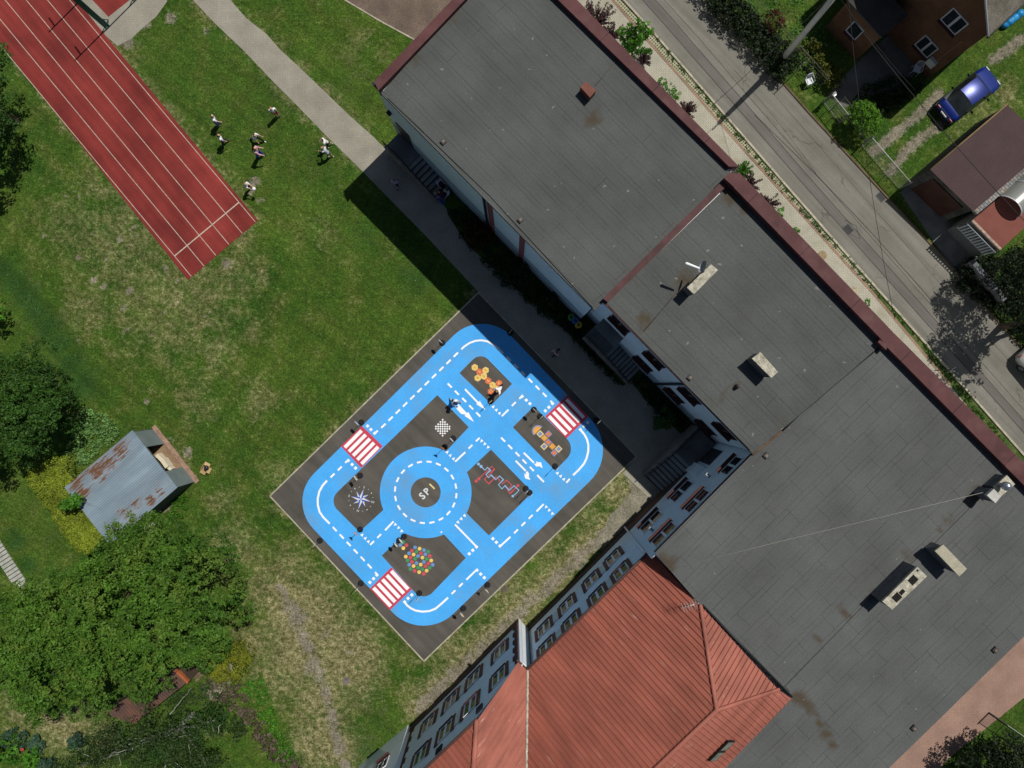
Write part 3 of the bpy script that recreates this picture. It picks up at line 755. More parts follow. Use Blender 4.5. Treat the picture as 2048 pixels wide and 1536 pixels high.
MB().prism([D(gn0 - 1.5, g0), D(gn0 - 1.5, 4), D(gn0 - 5, 4), D(gn0 - 5, g0)], HG - .2, HG - .03).build('gutter', [DARKSTEEL], gym)
hp = HG + .3
def par(pts, h0, h1, name, parent): return MB().prism([P(x, y, h1).to_2d() for x, y in pts], h0, h1).build(name, [MAROON], parent)
par([(748,163),(757,181),(1040,-116),(1028,-130)], HG - .4, hp, 'parapet', gym)
par([(1028,-130),(1010,-104),(1458,333),(1478,333)], HG - .4, hp, 'parapet', gym)
for d in (-243, -164):
    b = D(gn0, d); MB().prism([b - DV * .2 - NV * .04, b + DV * .2 - NV * .04, b + DV * .2 + NV * .1, b - DV * .2 + NV * .1], 0, HG - .3).build('pilaster', [M('red_pilaster', (.30, .085, .085), .85, var=.08)], gym)
pipe(gym, D(gn0 - 4, -253), 0, HG - .3, .075, DARKSTEEL)
# chimney box, vents, wall lamp
c = MB().prism([P(x, y, HG + .55).to_2d() for x, y in ((1161,174),(1172,162),(1192,181),(1180,195))], HG - .05, HG + .55).build('vent_box', [M('rusty_brown', (.15, .05, .035), .7, var=.2)], gym)
for x, y in ((887,284),(1041,440)): roof_vent(gym, x, y, HG)
q = D(gn0 - 3.5, -500); MB().box((q.x, q.y, 4.6), (.22, .22, .25), R(45)).build('wall_lamp', [DARKSTEEL], gym)
DOORM = M('dark_door', (.035, .035, .04), .5)
door(gym, D(gn0, 0), -NV, DV, -478 / PPM, 1.2, 1.1, 2.2, DOORM)
# lightning conductor lying on the roof
MB().tube([P(775,196,HG+.03), P(980,392,HG+.03), P(1186,616,HG+.03)], .012, 5).build('roof_cable', [DARKSTEEL], gym)
MB().tube([P(1190,172,HG+.03), P(1235,118,HG+.03)], .014, 5).build('roof_cable', [M('rust_cable', (.09, .06, .04), .9)], gym)

# --- middle wing
HB = 8.2
wing = thing('classroom_wing', 'middle white school wing with flat grey felt roof, two rough chimneys and long narrow windows', 'building', (*D(380, 230, 38), 0))
bn0 = 203.5
wing_end = P(1506, 908, HB)
bd1 = (wing_end.to_2d()).dot(DV) * PPM
solid('wall', [D(bn0, 6), D(bn0, bd1 - 1), D(592 * .83, bd1 + 20), D(592 * .83, 6)], 0, HB - .12, [WALL], wing)
solid('plinth', [D(bn0 - 1, 7), D(bn0 - 1, bd1), D(bn0 + 5, bd1), D(bn0 + 5, 7)], 0, 1.9, [PLINTH], wing)
rp = [P(1213,606,HB), P(1505.5,908,HB), P(1600,829,HB), P(1770,683,HB), P(1466,362,HB)]
grid_poly(rp, .35, [(1290,640,16,.9,HB),(1283,662,8,.7,HB),(1450,790,7,1,HB),(1470,770,10,.8,HB),(1425,810,8,.7,HB),(1370,560,22,.8,HB),(1345,590,14,.6,HB),(1560,850,18,.5,HB),(1465,385,26,.9,HB),(1490,415,16,.8,HB),(1395,640,30,.3,HB),(1480,640,40,.35,HB),(1420,800,20,.4,HB)], 'roof', [FELT], wing)
MB().prism([(p.x, p.y) for p in rp], HB - .25, HB - .012).build('roof_edge', [DARKSTEEL], wing)
MB().prism([D(bn0 - 1.5, 10), D(bn0 - 1.5, bd1), D(bn0 - 4.5, bd1), D(bn0 - 4.5, 10)], HB - .2, HB - .03).build('gutter', [SILL], wing)
hp = HB + .45
MB().prism([P(x, y, HB + .2).to_2d() for x, y in ((1206,597),(1216,604.5),(1474,352),(1463,343))], HG - .5, HB + .2).build('parapet', [M('dull_maroon', (.075, .033, .033), .75, var=.25, scale=1.5, fine=.15)], wing)
par([(1478,344),(1456,363),(1766,682),(1788,666)], HB - .5, hp, 'parapet', wing)
par([(1459,345),(1448,356),(1468,374),(1480,350)], HB - .5, hp + .12, 'parapet', wing)
for z0, us in ((5.95, (1.0, 3.65, 6.35, 9.0)), (2.2, (3.45, 6.06, 8.7))):
    for u in us: window(wing, D(bn0, 18), -NV, DV, u + (.2 if z0 > 4 else .55), z0, 1.3, 1.1, panes=2, jamb=None, frame=SILL)
pipe(wing, D(bn0 - 3, 198), 0, HB - .2, .075, DARKSTEEL)
door(wing, D(bn0, 0), -NV, DV, 58 / PPM, 1.35, 1.5, 2.1, DOORM)
solid('entrance_canopy', [D(bn0 - 22, 32), D(bn0 - 22, 84), D(bn0, 84), D(bn0, 32)], 3.65, 3.8, [DARKCONC], wing)

def chimney(parent, corners, h0, h1, cap=.12, over=.04, holes=(), mats=None, name='chimney'):
    pts = [P(x, y, h1).to_2d() for x, y in corners]; c = sum(pts, Vector((0, 0))) / len(pts)
    inn = [p + (c - p).normalized() * over for p in pts]
    o = MB().prism(inn, h0 - .05, h1 - cap).build(name, [mats[1] if mats else CHIM], parent)
    m = MB().prism(pts, h1 - cap, h1)
    for hx, hy, hw, hl in holes:
        q = P(hx, hy, h1); m.box((q.x, q.y, h1 + .003), (hl, hw, .012), R(45), 1)
    m.build('chimney_cap', [mats[0] if mats else CAPM, M('flue_hole', (.01, .009, .008), .95)], o)
    return o
ch = chimney(wing, [(1374,575),(1422,528),(1436,540),(1388,588.5)], HB, HB + 1.1)
chimney(wing, [(1504,717),(1520.7,704),(1556,743.7),(1543,756)], HB, HB + 1.0)
# aerial with a dish clamped to the chimney
a = P(1400, 548, HB + 1.2); t = Vector((a.x, a.y, 0))
an = MB().tube([t + Vector((0, 0, HB + .6)), t + Vector((0, 0, HB + 2.0))], .03, 8).build('aerial_mast', [STEEL], wing)
e0, e1 = P(1373, 527, HB + 1.9), P(1398, 536.5, HB + 1.9); MB().tube([e0, e1], [.075, .05], 10).build('aerial_boom', [plain('white_plastic', (.8, .82, .84), .4)], an)
m = MB(); dc = P(1405, 533, HB + 1.65); MZ = Matrix.Rotation(R(70), 3, 'Y'); MZ = Matrix.Rotation(R(160), 3, 'Z') @ MZ
m.ball(dc, (.3, .3, .07), 18, 6, 0, MZ, -90, 0); m.build('dish', [plain('dish_grey', (.34, .35, .36), .5)], an)
roof_vent(wing, 1380, 755, HB)
m = MB(); q = P(1473, 773, HB); m.tube([(q.x, q.y, HB), (q.x, q.y, HB + .28)], [.13, .10], 12); m.build('vent_pot', [M('vent_pot', (.07, .06, .055), .8)], wing)
MB().tube([P(1287,663,HB+.03), P(1345,595,HB+.03)], .014, 5).build('roof_cable', [DARKSTEEL], wing)
MB().tube([P(1218,612,HB+.03), P(1370,768,HB+.03), P(1500,900,HB+.03)], .012, 5).build('roof_cable', [DARKSTEEL], wing)

# --- main block, south-east
HC = 8.1
main = thing('main_school_block', 'largest white school block with wide flat felt roof and double windows beside the red roof', 'building', (*P(1700, 1100).to_2d(), 0))
c0 = 363.5
def T(t, n2, s=PPM): return OV * (-n2 / s) + TV * (t / s)
wplan = [T(-192, c0), T(43.6, c0)]
sA = P(1590, 1400, HC).to_2d(); sB = P(1425, 1560, HC).to_2d()
ceast = P(2040, 930, HC).to_2d()
outer = [T(-196, c0), T(43.6, c0), P(1312,1112,HC).to_2d(), P(1582,1396,HC).to_2d(), P(1396,1580,HC).to_2d(), P(1690,1640,HC).to_2d(), P(2230,1078,HC).to_2d(), P(1772,690,HC).to_2d(), P(1600,829,HC).to_2d()]
outer[6] = P(2190, 1108, HC).to_2d(); outer[5] = P(1640, 1640, HC).to_2d()
inner = []
solid('wall', outer, 0, HC - .14, [WALL], main)
solid('plinth', [T(-194, c0 - 1), T(44, c0 - 1), T(44, c0 + 5), T(-194, c0 + 5)], 0, 1.2, [M('brown_plinth', (.10, .055, .04), .9)], main)
rp = [P(1505.5,907.5,HC), P(1309.5,1105.5,HC), P(1402,1212,HC), P(1582,1396,HC), P(1380,1600,HC), P(1690,1622,HC), P(2240,1075,HC), P(1774,684,HC), P(1600,829,HC)]
rp[6] = P(2236, 1090, HC)
st = [(1335,1130,18,1,HC),(1325,1115,12,.8,HC),(1690,1228,9,.9,HC),(1680,1215,10,.6,HC),(1700,1240,7,.8,HC),(1640,1280,8,.8,HC),(1628,1272,8,.6,HC),(1735,1195,9,.8,HC),(1745,1180,8,.8,HC),(1750,1190,12,.7,HC),(1820,1120,10,.8,HC),(1808,1106,9,.7,HC),(1830,1110,8,.7,HC),
      (1880,1060,8,.7,HC),(1895,1045,9,.8,HC),(1904,1032,8,.7,HC),(1885,1025,8,.6,HC),(1940,1000,14,.9,HC),(1960,985,16,.9,HC),(2000,930,8,.7,HC),(1595,1395,14,1,HC),(1608,1402,12,1,HC),(1622,1420,11,1,HC),(1640,1445,10,.9,HC),(1655,1470,12,.9,HC),(1665,1490,12,.8,HC),
      (1510,1310,9,.6,HC),(1560,1440,10,.5,HC),(1460,1230,20,.35,HC),(1430,1150,25,.3,HC),(1540,1270,26,.3,HC),(1700,1330,50,.2,HC),(1780,1300,40,.22,HC)]
grid_poly(rp, .28, st, 'roof', [FELT2], main)
MB().prism([(p.x, p.y) for p in rp], HC - .3, HC - .012).build('roof_edge', [MAROON], main)
par([(1789,667),(1766,686),(2236,1160),(2262,1140)], HC - .5, HC + .4, 'parapet', main)
par([(1766,672),(1756,684),(1772,700),(1790,668)], HC - .5, HC + .5, 'parapet', main)
MB().tube([P(1506,908,HC+.06), P(1562,864,HC+.1)], .07, 8).build('roof_flashing', [M('rust_cap', (.12, .075, .045), .8)], main)
MB().tube([P(1562,864,HC+.03), P(1598,829,HC+.03), P(1690,752,HC+.02), P(1765,690,HC+.02)], [.05, .06, .03, .03], 6).build('roof_flashing', [DARKSTEEL], main)
MB().prism([P(x, y, HC + .04).to_2d() for x, y in ((1570,1372),(1722,1217),(1872,1084),(1950,1006),(1958,1012),(1880,1092),(1730,1226),(1580,1384))], HC - .02, HC + .045).build('roof_ridge', [FELT2], main)
for u0, w in ((-79, 1.62), (.5, 1.62)):
    window(main, T(0, c0), OV, TV, u0 / PPM, 2.5, w, 1.45); window(main, T(0, c0), OV, TV, u0 / PPM, 6.0, w, 1.25)
window(main, T(0, c0), OV, TV, -163 / PPM, 6.0, 1.3, 1.25)
door(main, T(0, c0), OV, TV, -166 / PPM, 1.45, 1.1, 2.1, DOORM)
solid('wall_pier', [T(-140, c0 - 6), T(-118, c0 - 6), T(-118, c0 + 2), T(-140, c0 + 2)], 0, 3.4, [WALL], main)
for u, z in ((-128, 5.2), (10, 4.7)):
    q = T(u, c0 - 5); MB().box((q.x, q.y, z), (.16, .3, .16), R(45)).build('wall_lamp', [STEEL], main)
CONC2 = M('stone_cap', (.46, .46, .43), .9, var=.1, fine=.2)
chimney(main, [(1974,990.6),(1988,977.5),(2002,993),(1991,1006.5)], HC, HC + 1.15, .2, .03, mats=(CONC2, CHIM))
c3 = chimney(main, [(1988,974),(2014,950.6),(2030.5,968.5),(2002,993)], HC, HC + .85, .1, .03, mats=(CAPM, CHIM))
m = MB(); q = P(2012, 972, HC + 1.3); m.tube([(q.x, q.y, HC + .85), (q.x, q.y, HC + 1.15)], .12, 12); m.ball((q.x, q.y, HC + 1.32), .23, 20, 12)
m.build('ball_cowl', [plain('zinc_cowl', (.42, .45, .50), .3, metallic=.8)], c3)
chimney(main, [(1870,1102),(1886.6,1089),(1934,1137.7),(1918.7,1153)], HC, HC + 1.1, .1, .12, mats=(SLABM, CHIM))
chimney(main, [(1765,1203),(1834.8,1133.4),(1854,1152.7),(1784.3,1219.5)], HC, HC + 1.25, .14, .03, holes=((1826,1160,.36,.42),(1793.5,1194.5,.36,.4),(1804,1184,.2,.28),(1835,1141,.1,.1)))
for x, y in ((1532,911),(1827,1455),(1989,1299)): roof_vent(main, x, y, HC)
MB().tube([P(1338,1139,HC+.06), P(1560,1083,HC+.35), P(1760,1035,HC+.7), P(1966,985,HC+1.0)], .013, 6).build('roof_cable', [plain('pale_cable', (.26, .25, .22), .7)], main)

# --- old wing with red sheet roof
EAVE = 6.65
old = thing('old_school_wing', 'older school wing with red ribbed metal roof, pale walls and brick-framed windows', 'building', (*P(1200, 1380).to_2d(), 0))
BRICK = mat_brick('brown_brick', (.16, .06, .035), (.20, .075, .04), (.14, .09, .07), .25, .075, .01, 45, vertical=True)
QUOIN = mat_brick('dark_brick', (.10, .038, .03), (.13, .045, .035), (.09, .06, .05), .25, .075, .01, 45, vertical=True)
d0, e0n = 365.0, 339.5
dend = 720.0
solid('wall', [T(43.8, d0 + .5), T(324, d0 + .5), T(324, 690), T(43.8, 690)], 0, EAVE - .1, [WALL], old)
F0 = 1 - 7.2 / 44
V0 = P(1055.5, 1341.5, EAVE + .05); V1 = P(1053, 1536, 7.97); V1b = V0 + (V1 - V0) * 1.5
E0 = P(1036.5, 1324, 7.08); H0 = P(953, 1443, 8.78); H1 = P(947, 1536, 9.33); H1b = H0 + (H1 - H0) * 1.6
NW0 = P(856, 1536, 8.78); NWL = H0 + (NW0 - H0) * 2.0
wE = T(325.5, e0n); wl = T(631, e0n - 2)
solid('gable_wall', [T(325.5, e0n), T(445, e0n), T(445, e0n + 7), T(325.5, e0n + 7)], 0, [6.9, 8.48, 8.46, 6.85], [WALL], old)
solid('wall', [T(446, e0n + .6), T(631, e0n - 2), T(631, e0n + 8), T(446, e0n + 8)], 0, 8.5, [WALL], old)
solid('wall', [T(446, e0n + 9), T(631, e0n + 9), T(631, 640), T(446, 640)], 0, 6.5, [WALL], old)
solid('wall', [T(325.6, e0n + 8), T(445, e0n + 8), T(445, 640), T(325.6, 640)], 0, 6.45, [WALL], old)
MB().prism([T(324.2, e0n - 1), T(327, e0n - 1), T(327, e0n + 6), T(324.2, e0n + 6)], 0, 6.95).build('white_pilaster', [FRAME], old)
for i in range(11):
    for t, s in ((328.5, 1), (627, -1)):
        w = 12 if i % 2 else 7
        z0, z1 = i * .6 + .02, i * .6 + .58
        MB().prism([T(t, e0n - 2.4), T(t + s * w, e0n - 2.4), T(t + s * w, e0n + 2), T(t, e0n + 2)], z0, z1).build('quoin', [QUOIN], old)
DAR = M('dark_plinth', (.07, .045, .038), .9)
solid('plinth', [T(44, d0 - 1.5), T(323, d0 - 1.5), T(323, d0 + 4), T(44, d0 + 4)], 0, .7, [DAR], old)
solid('plinth', [T(326, e0n - 1.6), T(630, e0n - 3.6), T(630, e0n + 4), T(326, e0n + 4)], 0, .7, [DAR], old)
PANEL = M('cream_panel', (.62, .64, .60), .9, var=.05)
for t in (99, 157.5, 222.5, 284):
    window(old, T(0, d0), OV, TV, t / PPM, 2.05, .98, 1.45, jamb=BRICK, sd=.12); window(old, T(0, d0), OV, TV, t / PPM, 5.0, .98, 1.35, jamb=BRICK, sd=.12)
for t in (128, 253):
    for z in (2.1, 5.05): MB().prism([T(t - 8, d0 - 1.2), T(t + 8, d0 - 1.2), T(t + 8, d0 + 2), T(t - 8, d0 + 2)], z, z + 1.3).build('wall_panel', [PANEL], old)
for t in (376, 446, 507, 568):
    window(old, T(0, e0n + .9 - t / 300), OV, TV, t / PPM, 1.7, .98, 1.5, jamb=BRICK, sd=.12); window(old, T(0, e0n + .9 - t / 300), OV, TV, t / PPM, 5.25, .98, 1.5, jamb=BRICK, sd=.12)
for z in (1.8, 5.3): MB().prism([T(476 - 8, e0n - 2), T(476 + 8, e0n - 2), T(476 + 8, e0n + 2), T(476 - 8, e0n + 2)], z, z + 1.3).build('wall_panel', [PANEL], old)
for t in (420, 515, 590): MB().prism([T(t - 7, e0n - 2.6), T(t + 7, e0n - 2.6), T(t + 7, e0n + 2), T(t - 7, e0n + 2)], 7.35, 7.9).build('attic_opening', [BLACK], old)
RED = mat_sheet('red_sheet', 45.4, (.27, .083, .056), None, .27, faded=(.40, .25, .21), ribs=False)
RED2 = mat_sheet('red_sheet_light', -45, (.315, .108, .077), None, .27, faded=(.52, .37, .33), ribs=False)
G0 = P(1302, 1104, EAVE + .02); G1 = P(1401, 1212, 8.15); RG = P(1433, 1420, 9.75); RG2 = P(1270, 1575, 9.75); RGf = RG + (RG2 - RG) * 2.2; V1f = V0 + (V1 - V0) * 2.4
corrugate([G0, G1, RG, RGf, V1f, V0], NV * 0 + Vector((.712, -.702)), .27, 'roof', [RED], old, .062, .062)
SE0 = P(1583, 1397, 8.22); SE1 = P(1436, 1550, 8.22); SE1f = SE0 + (SE1 - SE0) * 2.0
corrugate([G1 + Vector((.04, -.02, .0)), P(1556, 1379, 8.25), RG], Vector((.702, .712)), .27, 'roof', [RED2], old, .058, .062)
corrugate([RG, P(1556, 1379, 8.27), SE0, SE1f, RGf], Vector((.712, -.702)), .27, 'roof', [RED2], old, .05, .062)
corrugate([E0, V0, V1b, H1b, H0], Vector((.62, .78)), .30, 'roof', [RED2], old, .03, .07)
corrugate([H0, H1b, H1b + (NWL - H0), NWL], Vector((.712, -.702)), .27, 'roof', [RED], old, .062, .062)
for a, b, r, mt in ((RG, RGf, .12, RED2), (G1, RG, .11, RED2), (RG, P(1556,1379,8.27), .11, RED2), (H0, H1b, .13, RED2), (V0, V1b, .065, CAPM)):
    MB().tube([a + Vector((0, 0, .05)), b + Vector((0, 0, .05))], r, 8, squash=.6).build('ridge_cap' if mt is RED2 else 'valley_mortar', [mt], old)
for a, b in ((G0, V0), (V0, E0), (NWL, H0)):
    o = Vector((-.712, .702, 0)) * .07
    MB().tube([a + o - Vector((0, 0, .04)), b + o - Vector((0, 0, .04))], .075, 8).build('gutter', [M('brown_gutter', (.07, .035, .028), .6)], old)
MB().tube([G1 + Vector((.09, .05, .02)), P(1584,1394,8.2)], .06, 6).build('roof_flashing', [DARKSTEEL], old)
pipe(old, T(45.5, d0 - 4), 0, EAVE, .06, FRAME); pipe(old, T(321, d0 - 3), 0, EAVE, .05, DARKSTEEL)
p4 = [P(x, y, 9.05) for x, y in ((1417,1522),(1456,1483),(1474,1489),(1435,1528))]
sk = MB().prism([p.to_2d() for p in p4], 8.4, [9.08, 9.08, 8.78, 8.78]).build('skylight', [DARKSTEEL], old)
pc = sum(p4, Vector()) / 4; half = [(0, .47), (.53, 1)]
for f0, f1 in half:
    a, b, c, d = p4; q = [a.lerp(b, f0), a.lerp(b, f1), d.lerp(c, f1), d.lerp(c, f0)]; cc = sum(q, Vector()) / 4
    q = [cc + (x - cc) * .84 for x in q]
    MB().prism([x.to_2d() for x in q], 8.5, [9.105, 9.105, 8.82, 8.82]).build('pane', [mat_glass('skylight_glass', (.16, .18, .15), .3)], sk)
# television aerial
m = MB(); b0, b1 = P(1366, 1216, 9.2), P(1398, 1206, 9.2)
m.tube([P(1398, 1208, 8.0), P(1396, 1207, 9.4)], .02, 6); m.tube([b0, b1], .018, 6)
dd = (b1 - b0).normalized(); pp = Vector((-dd.y, dd.x, .0))
for i in range(6):
    c = b0.lerp(b1, i / 6); m.tube([c - pp * .24 + Vector((0, 0, .06)), c + pp * .24 - Vector((0, 0, .06))], .012, 5)
m.build('aerial', [plain('aerial_metal', (.5, .48, .46), .4, metallic=.5)], old)

# --- low annex past the old wing
ann = thing('low_annex', 'plain white end annex with one grilled window past the old wing', 'building', (*T(670, 380), 0))
solid('wall', [T(631.5, e0n - 9), T(760, e0n - 21), T(760, 560), T(631.5, 560)], 0, 6.2, [WALL], ann)
al = (T(760, e0n - 21) - T(631.5, e0n - 9)).normalized(); on = Vector((al.y, -al.x)); on = on if on.dot(OV) > 0 else -on
f = window(ann, T(631.5, e0n - 9), on, al, 1.35, 2.5, .85, 1.1)
m = MB(); b = T(631.5, e0n - 9) + al * 1.35 + on * .12
for i in range(7):
    q = b + al * (-.42 + .14 * i); m.tube([(q.x, q.y, 2.45), (q.x, q.y, 3.65)], .014, 6)
for z in (2.6, 3.05, 3.5): m.tube([(*(b - al * .45), z), (*(b + al * .45), z)], .014, 6)
m.build('window_grille', [DARKSTEEL], f)

# --- entrance stairs
STEP_SHADE = M('step_edge_shade', (.055, .055, .055), .9)  # dark strips that paint the shade line at each step front
BRDR = M('stair_wall', (.24, .20, .17), .92, var=.25, fine=.25)
STEP = M('stair_step', (.30, .30, .29), .92, var=.2, fine=.25)
def stairs(name, label, f, u0, u1, u2, v0, v1, h, n, sign=1):
    """platform u0..u1, steps u1..u2 along the wall, from side wall v0 to house wall v1 (photo px on the ground)"""
    c = f((u0 + u2) / 2, (v0 + v1) / 2); t = thing(name, label, 'stairs', (c.x, c.y, 0))
    R4 = lambda a, b, c2, d2: [f(a, c2), f(b, c2), f(b, d2), f(a, d2)]
    MB().prism(R4(u0, u1, v0, v1), 0, h).build('platform', [DARKCONC], t)
    m = MB()
    for i in range(n):
        a, b = u1 + (u2 - u1) * i / n, u1 + (u2 - u1) * (i + 1) / n
        z = h - h * (i + 1) / (n + 1); m.prism(R4(a, b, v0 + .4, v1), 0, z)
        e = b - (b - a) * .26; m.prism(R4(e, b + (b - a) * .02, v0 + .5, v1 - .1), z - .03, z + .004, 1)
    m.build('steps', [STEP, STEP_SHADE], t)
    m = MB()
    vs = [f(u0, v0 - 6), f(u1, v0 - 6), f(u1, v0 - .3), f(u0, v0 - .3)]; m.prism(vs, 0, h + .12)
    m.prism(R4(u1, u2, v0 - 6, v0 - .3), 0, [h + .12, .3, .3, h + .12]); m.build('side_wall', [BRDR], t)
    m = MB(); rail = [(u0, h), (u1, h), (u2, .25)]
    pts = [Vector((*f(u, v0 - 3), z + 1.0)) for u, z in rail]; m.tube(pts, .025, 8); m.tube([p - Vector((0, 0, .45)) for p in pts], .015, 6)
    for k in range(9):
        u = u0 + (u2 - u0) * k / 8; z = h if (u - u1) * (u2 - u1) <= 0 else h + (.25 - h) * (u - u1) / (u2 - u1)
        p = Vector((*f(u, v0 - 3), z)); m.tube([p, p + Vector((0, 0, 1.0))], .018, 6)
    m.build('railing', [DARKSTEEL], t)
    return t
fB = lambda u, v: D(v, u); fC = lambda u, v: T(u, v)
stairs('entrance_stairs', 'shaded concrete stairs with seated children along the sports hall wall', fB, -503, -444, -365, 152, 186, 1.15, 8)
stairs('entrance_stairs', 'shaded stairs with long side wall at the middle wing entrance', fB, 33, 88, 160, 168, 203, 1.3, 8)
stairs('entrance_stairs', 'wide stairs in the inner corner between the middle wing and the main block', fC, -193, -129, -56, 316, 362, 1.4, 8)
# ------------------------------------------------------------------ street side
ROADL = [(680,-630),(1180,-77),(1250,0),(1307.5,63),(1366,130),(1448,225),(1580,377),(1710,525),(1754.7,575),(1863.6,698),(2024,880),(2130,1000),(2700,1640)]
ROADR = [(814,-609),(1345,-70),(1414,0),(1480,67),(1495,89),(1570,171),(1614.6,222),(1778.6,400),(1895,525),(2018,669),(2048,700),(2200,870),(2770,1500)]
ROADM = mat_asphalt('road_asphalt', (.165, .158, .135), patch=.14, fine=.3, crack=True, streakdir=46)
road = struct('road', MB().poly(X(ROADL + ROADR[::-1]), .012), [ROADM])
TAR = M('tar_seam', (.05, .048, .045), .8, var=.3, scale=5)
m = MB()
for off, w in ((26, .05), (44, .045), (58, .03), (100, .02)):
    pts = [(x + off * .73 + random.uniform(-1.2, 1.2), y - off * .68 + random.uniform(-1.2, 1.2)) for x, y in ROADL]; m.strip(X(pts), w, .0165)
m.strip(X([(1690,440),(1712,452),(1720,478),(1700,468),(1684,452)]), .035, .0165)
m.build('tar_seams', [TAR], road)
PATCH = mat_asphalt('road_patch', (.125, .115, .105), patch=.12, fine=.25, streakdir=46)
m = MB(); a = [(x + 26 * .73, y - 26 * .68) for x, y in ROADL]; b = [(x + 44 * .73, y - 44 * .68) for x, y in ROADL]; m.poly(X(a + b[::-1]), .0145); m.build('road_repair', [PATCH], road)
EDGL = [(655,-640),(1150,-82),(1225,0),(1301.6,88),(1348,140),(1423,226),(1495,307.6),(1600,425),(1690,525),(1743,583),(1835,692),(1900,770),(2010,905),(2100,1010),(2670,1650)]
lat = MB().poly(X(ROADL[:9] + EDGL[:10][::-1]), .010)
o = struct('lattice_strip', lat, [mat_lattice()])
VERGE = M('verge_grass', (.05, .085, .016), .95, var=.35, scale=1.2, fine=.6, fscale=14, bump=.6, dirt=(.13, .12, .05), dscale=1.2)
struct('verge', MB().poly(X(ROADL[8:] + EDGL[9:][::-1]), .010), [VERGE])
PAVE2 = mat_brick('sidewalk_paver', (.36, .345, .275), (.39, .37, .30), (.25, .235, .18), .21, .105, .014, 48, var=.1, dirt=(.24, .22, .15))
inner_w = [(560,-560),(950,-30),(1030,60),(1210,250),(1370,420),(1550,610),(1700,770),(1870,950),(1950,1000)]
struct('sidewalk', MB().poly(X(EDGL[:12] + [(2010,905),(1960,880)] + inner_w[::-1]), .006), [PAVE2])
REDK = mat_brick('red_edging', (.25, .165, .12), (.28, .18, .13), (.2, .13, .09), .2, .1, .012, 48, var=.25)
struct('brick_edging', MB().strip(X(EDGL[:12]), .15, .016), [REDK])
kb = MB()
pts = X([(x - 2, y + 1.8) for x, y in ROADL])
for i in range(len(pts) - 1):
    t = (pts[i + 1] - pts[i]).normalized(); n = Vector((-t.y, t.x)) * .06
    kb.prism([pts[i] + n, pts[i + 1] + n, pts[i + 1] - n, pts[i] - n], 0, .1)
struct('kerb', kb, [CURB])
kb = MB(); pts = X(ROADR)
for i in range(len(pts) - 1):
    t = (pts[i + 1] - pts[i]).normalized(); n = Vector((-t.y, t.x)) * .05
    kb.prism([pts[i] + n, pts[i + 1] + n, pts[i + 1] - n, pts[i] - n], 0, .08)
struct('road_edging', kb, [M('brown_kerb', (.12, .085, .05), .95, var=.3)])
# paved yard behind the main block
YARD = mat_brick('yard_paver', (.29, .185, .145), (.32, .205, .16), (.22, .14, .11), .2, .1, .012, -45, var=.15)
struct('paved_yard', MB().poly(X([(2520,760),(2008,1250),(1695,1560),(1560,1700),(1680,1750),(1905,1510),(2048,1395),(2160,1290),(2600,870)]), .008), [YARD])
# house drive with two worn wheel tracks, shaded apron
# the worn wheel tracks of the drive are bare earth in the ground sheet
APR = M('yard_concrete', (.13, .125, .115), .92, var=.3, scale=.8, fine=.25, dirt=(.08, .08, .06))
struct('yard_path', MB().poly(X([(1655,190),(1700,140),(1740,100),(1790,60),(1850,130),(1800,175),(1730,195),(1690,215)]), .008), [APR])
struct('garage_apron', MB().poly(X([(1800,385),(1845,345),(1880,400),(1960,520),(1925,560),(1895,525)]), .010), [DARKCONC])

# ------------------------------------------------------------------ plants
def leaves(mb_name, clumps, per, size, seed, mats, parent, tone=(.15, .95), up=.35, ar=1.8):
    """foliage mesh: each clump (centre, radius) is filled with small leaf faces"""
    g = np.random.default_rng(seed); V = []; T_ = []
    for c, r in clumps:
        n = max(6, int(per * r * r))
        d = g.normal(size=(n, 3)); d /= np.linalg.norm(d, axis=1)[:, None]; d[:, 2] = np.abs(d[:, 2]) * .9 - .15
        rad = r * g.uniform(.35, 1.05, (n, 1)) ** .6
        p = np.array(c) + d * rad
        nm = d + g.normal(scale=.7, size=(n, 3)); nm[:, 2] += up; nm /= np.linalg.norm(nm, axis=1)[:, None]
        t = np.cross(nm, g.normal(size=(n, 3))); t /= np.linalg.norm(t, axis=1)[:, None]; b = np.cross(nm, t)
        s = size * g.uniform(.6, 1.3, (n, 1)); l = s * ar * .5; w = s * .5
        q = np.stack([p - t * l, p + b * w, p + t * l, p - b * w], 1)
        V.append(q.reshape(-1, 3))
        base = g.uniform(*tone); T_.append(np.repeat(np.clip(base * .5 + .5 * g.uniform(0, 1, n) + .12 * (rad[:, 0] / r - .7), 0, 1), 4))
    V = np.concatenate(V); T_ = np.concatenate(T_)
    z = V[:, 2]; T_ = np.clip(T_ + .2 * np.clip((z - z.mean()) / (z.std() + 1e-6), -2, 2) * .8, 0, 1)  # higher leaves lighter: dome shading put into the leaf tone
    off = world_of(parent); V = V - np.array(off)
    nf = len(V) // 4
    me = bpy.data.meshes.new(mb_name); me.vertices.add(len(V)); me.vertices.foreach_set('co', V.astype(np.float32).ravel())
    me.loops.add(len(V)); me.loops.foreach_set('vertex_index', np.arange(len(V), dtype=np.int32))
    me.polygons.add(nf); me.polygons.foreach_set('loop_start', np.arange(0, len(V), 4, dtype=np.int32)); me.polygons.foreach_set('loop_total', np.full(nf, 4, dtype=np.int32))
    me.update(calc_edges=True); attr_set(me, 'tone', T_)
    for m_ in mats: me.materials.append(m_)
    return link(mb_name, me, parent)

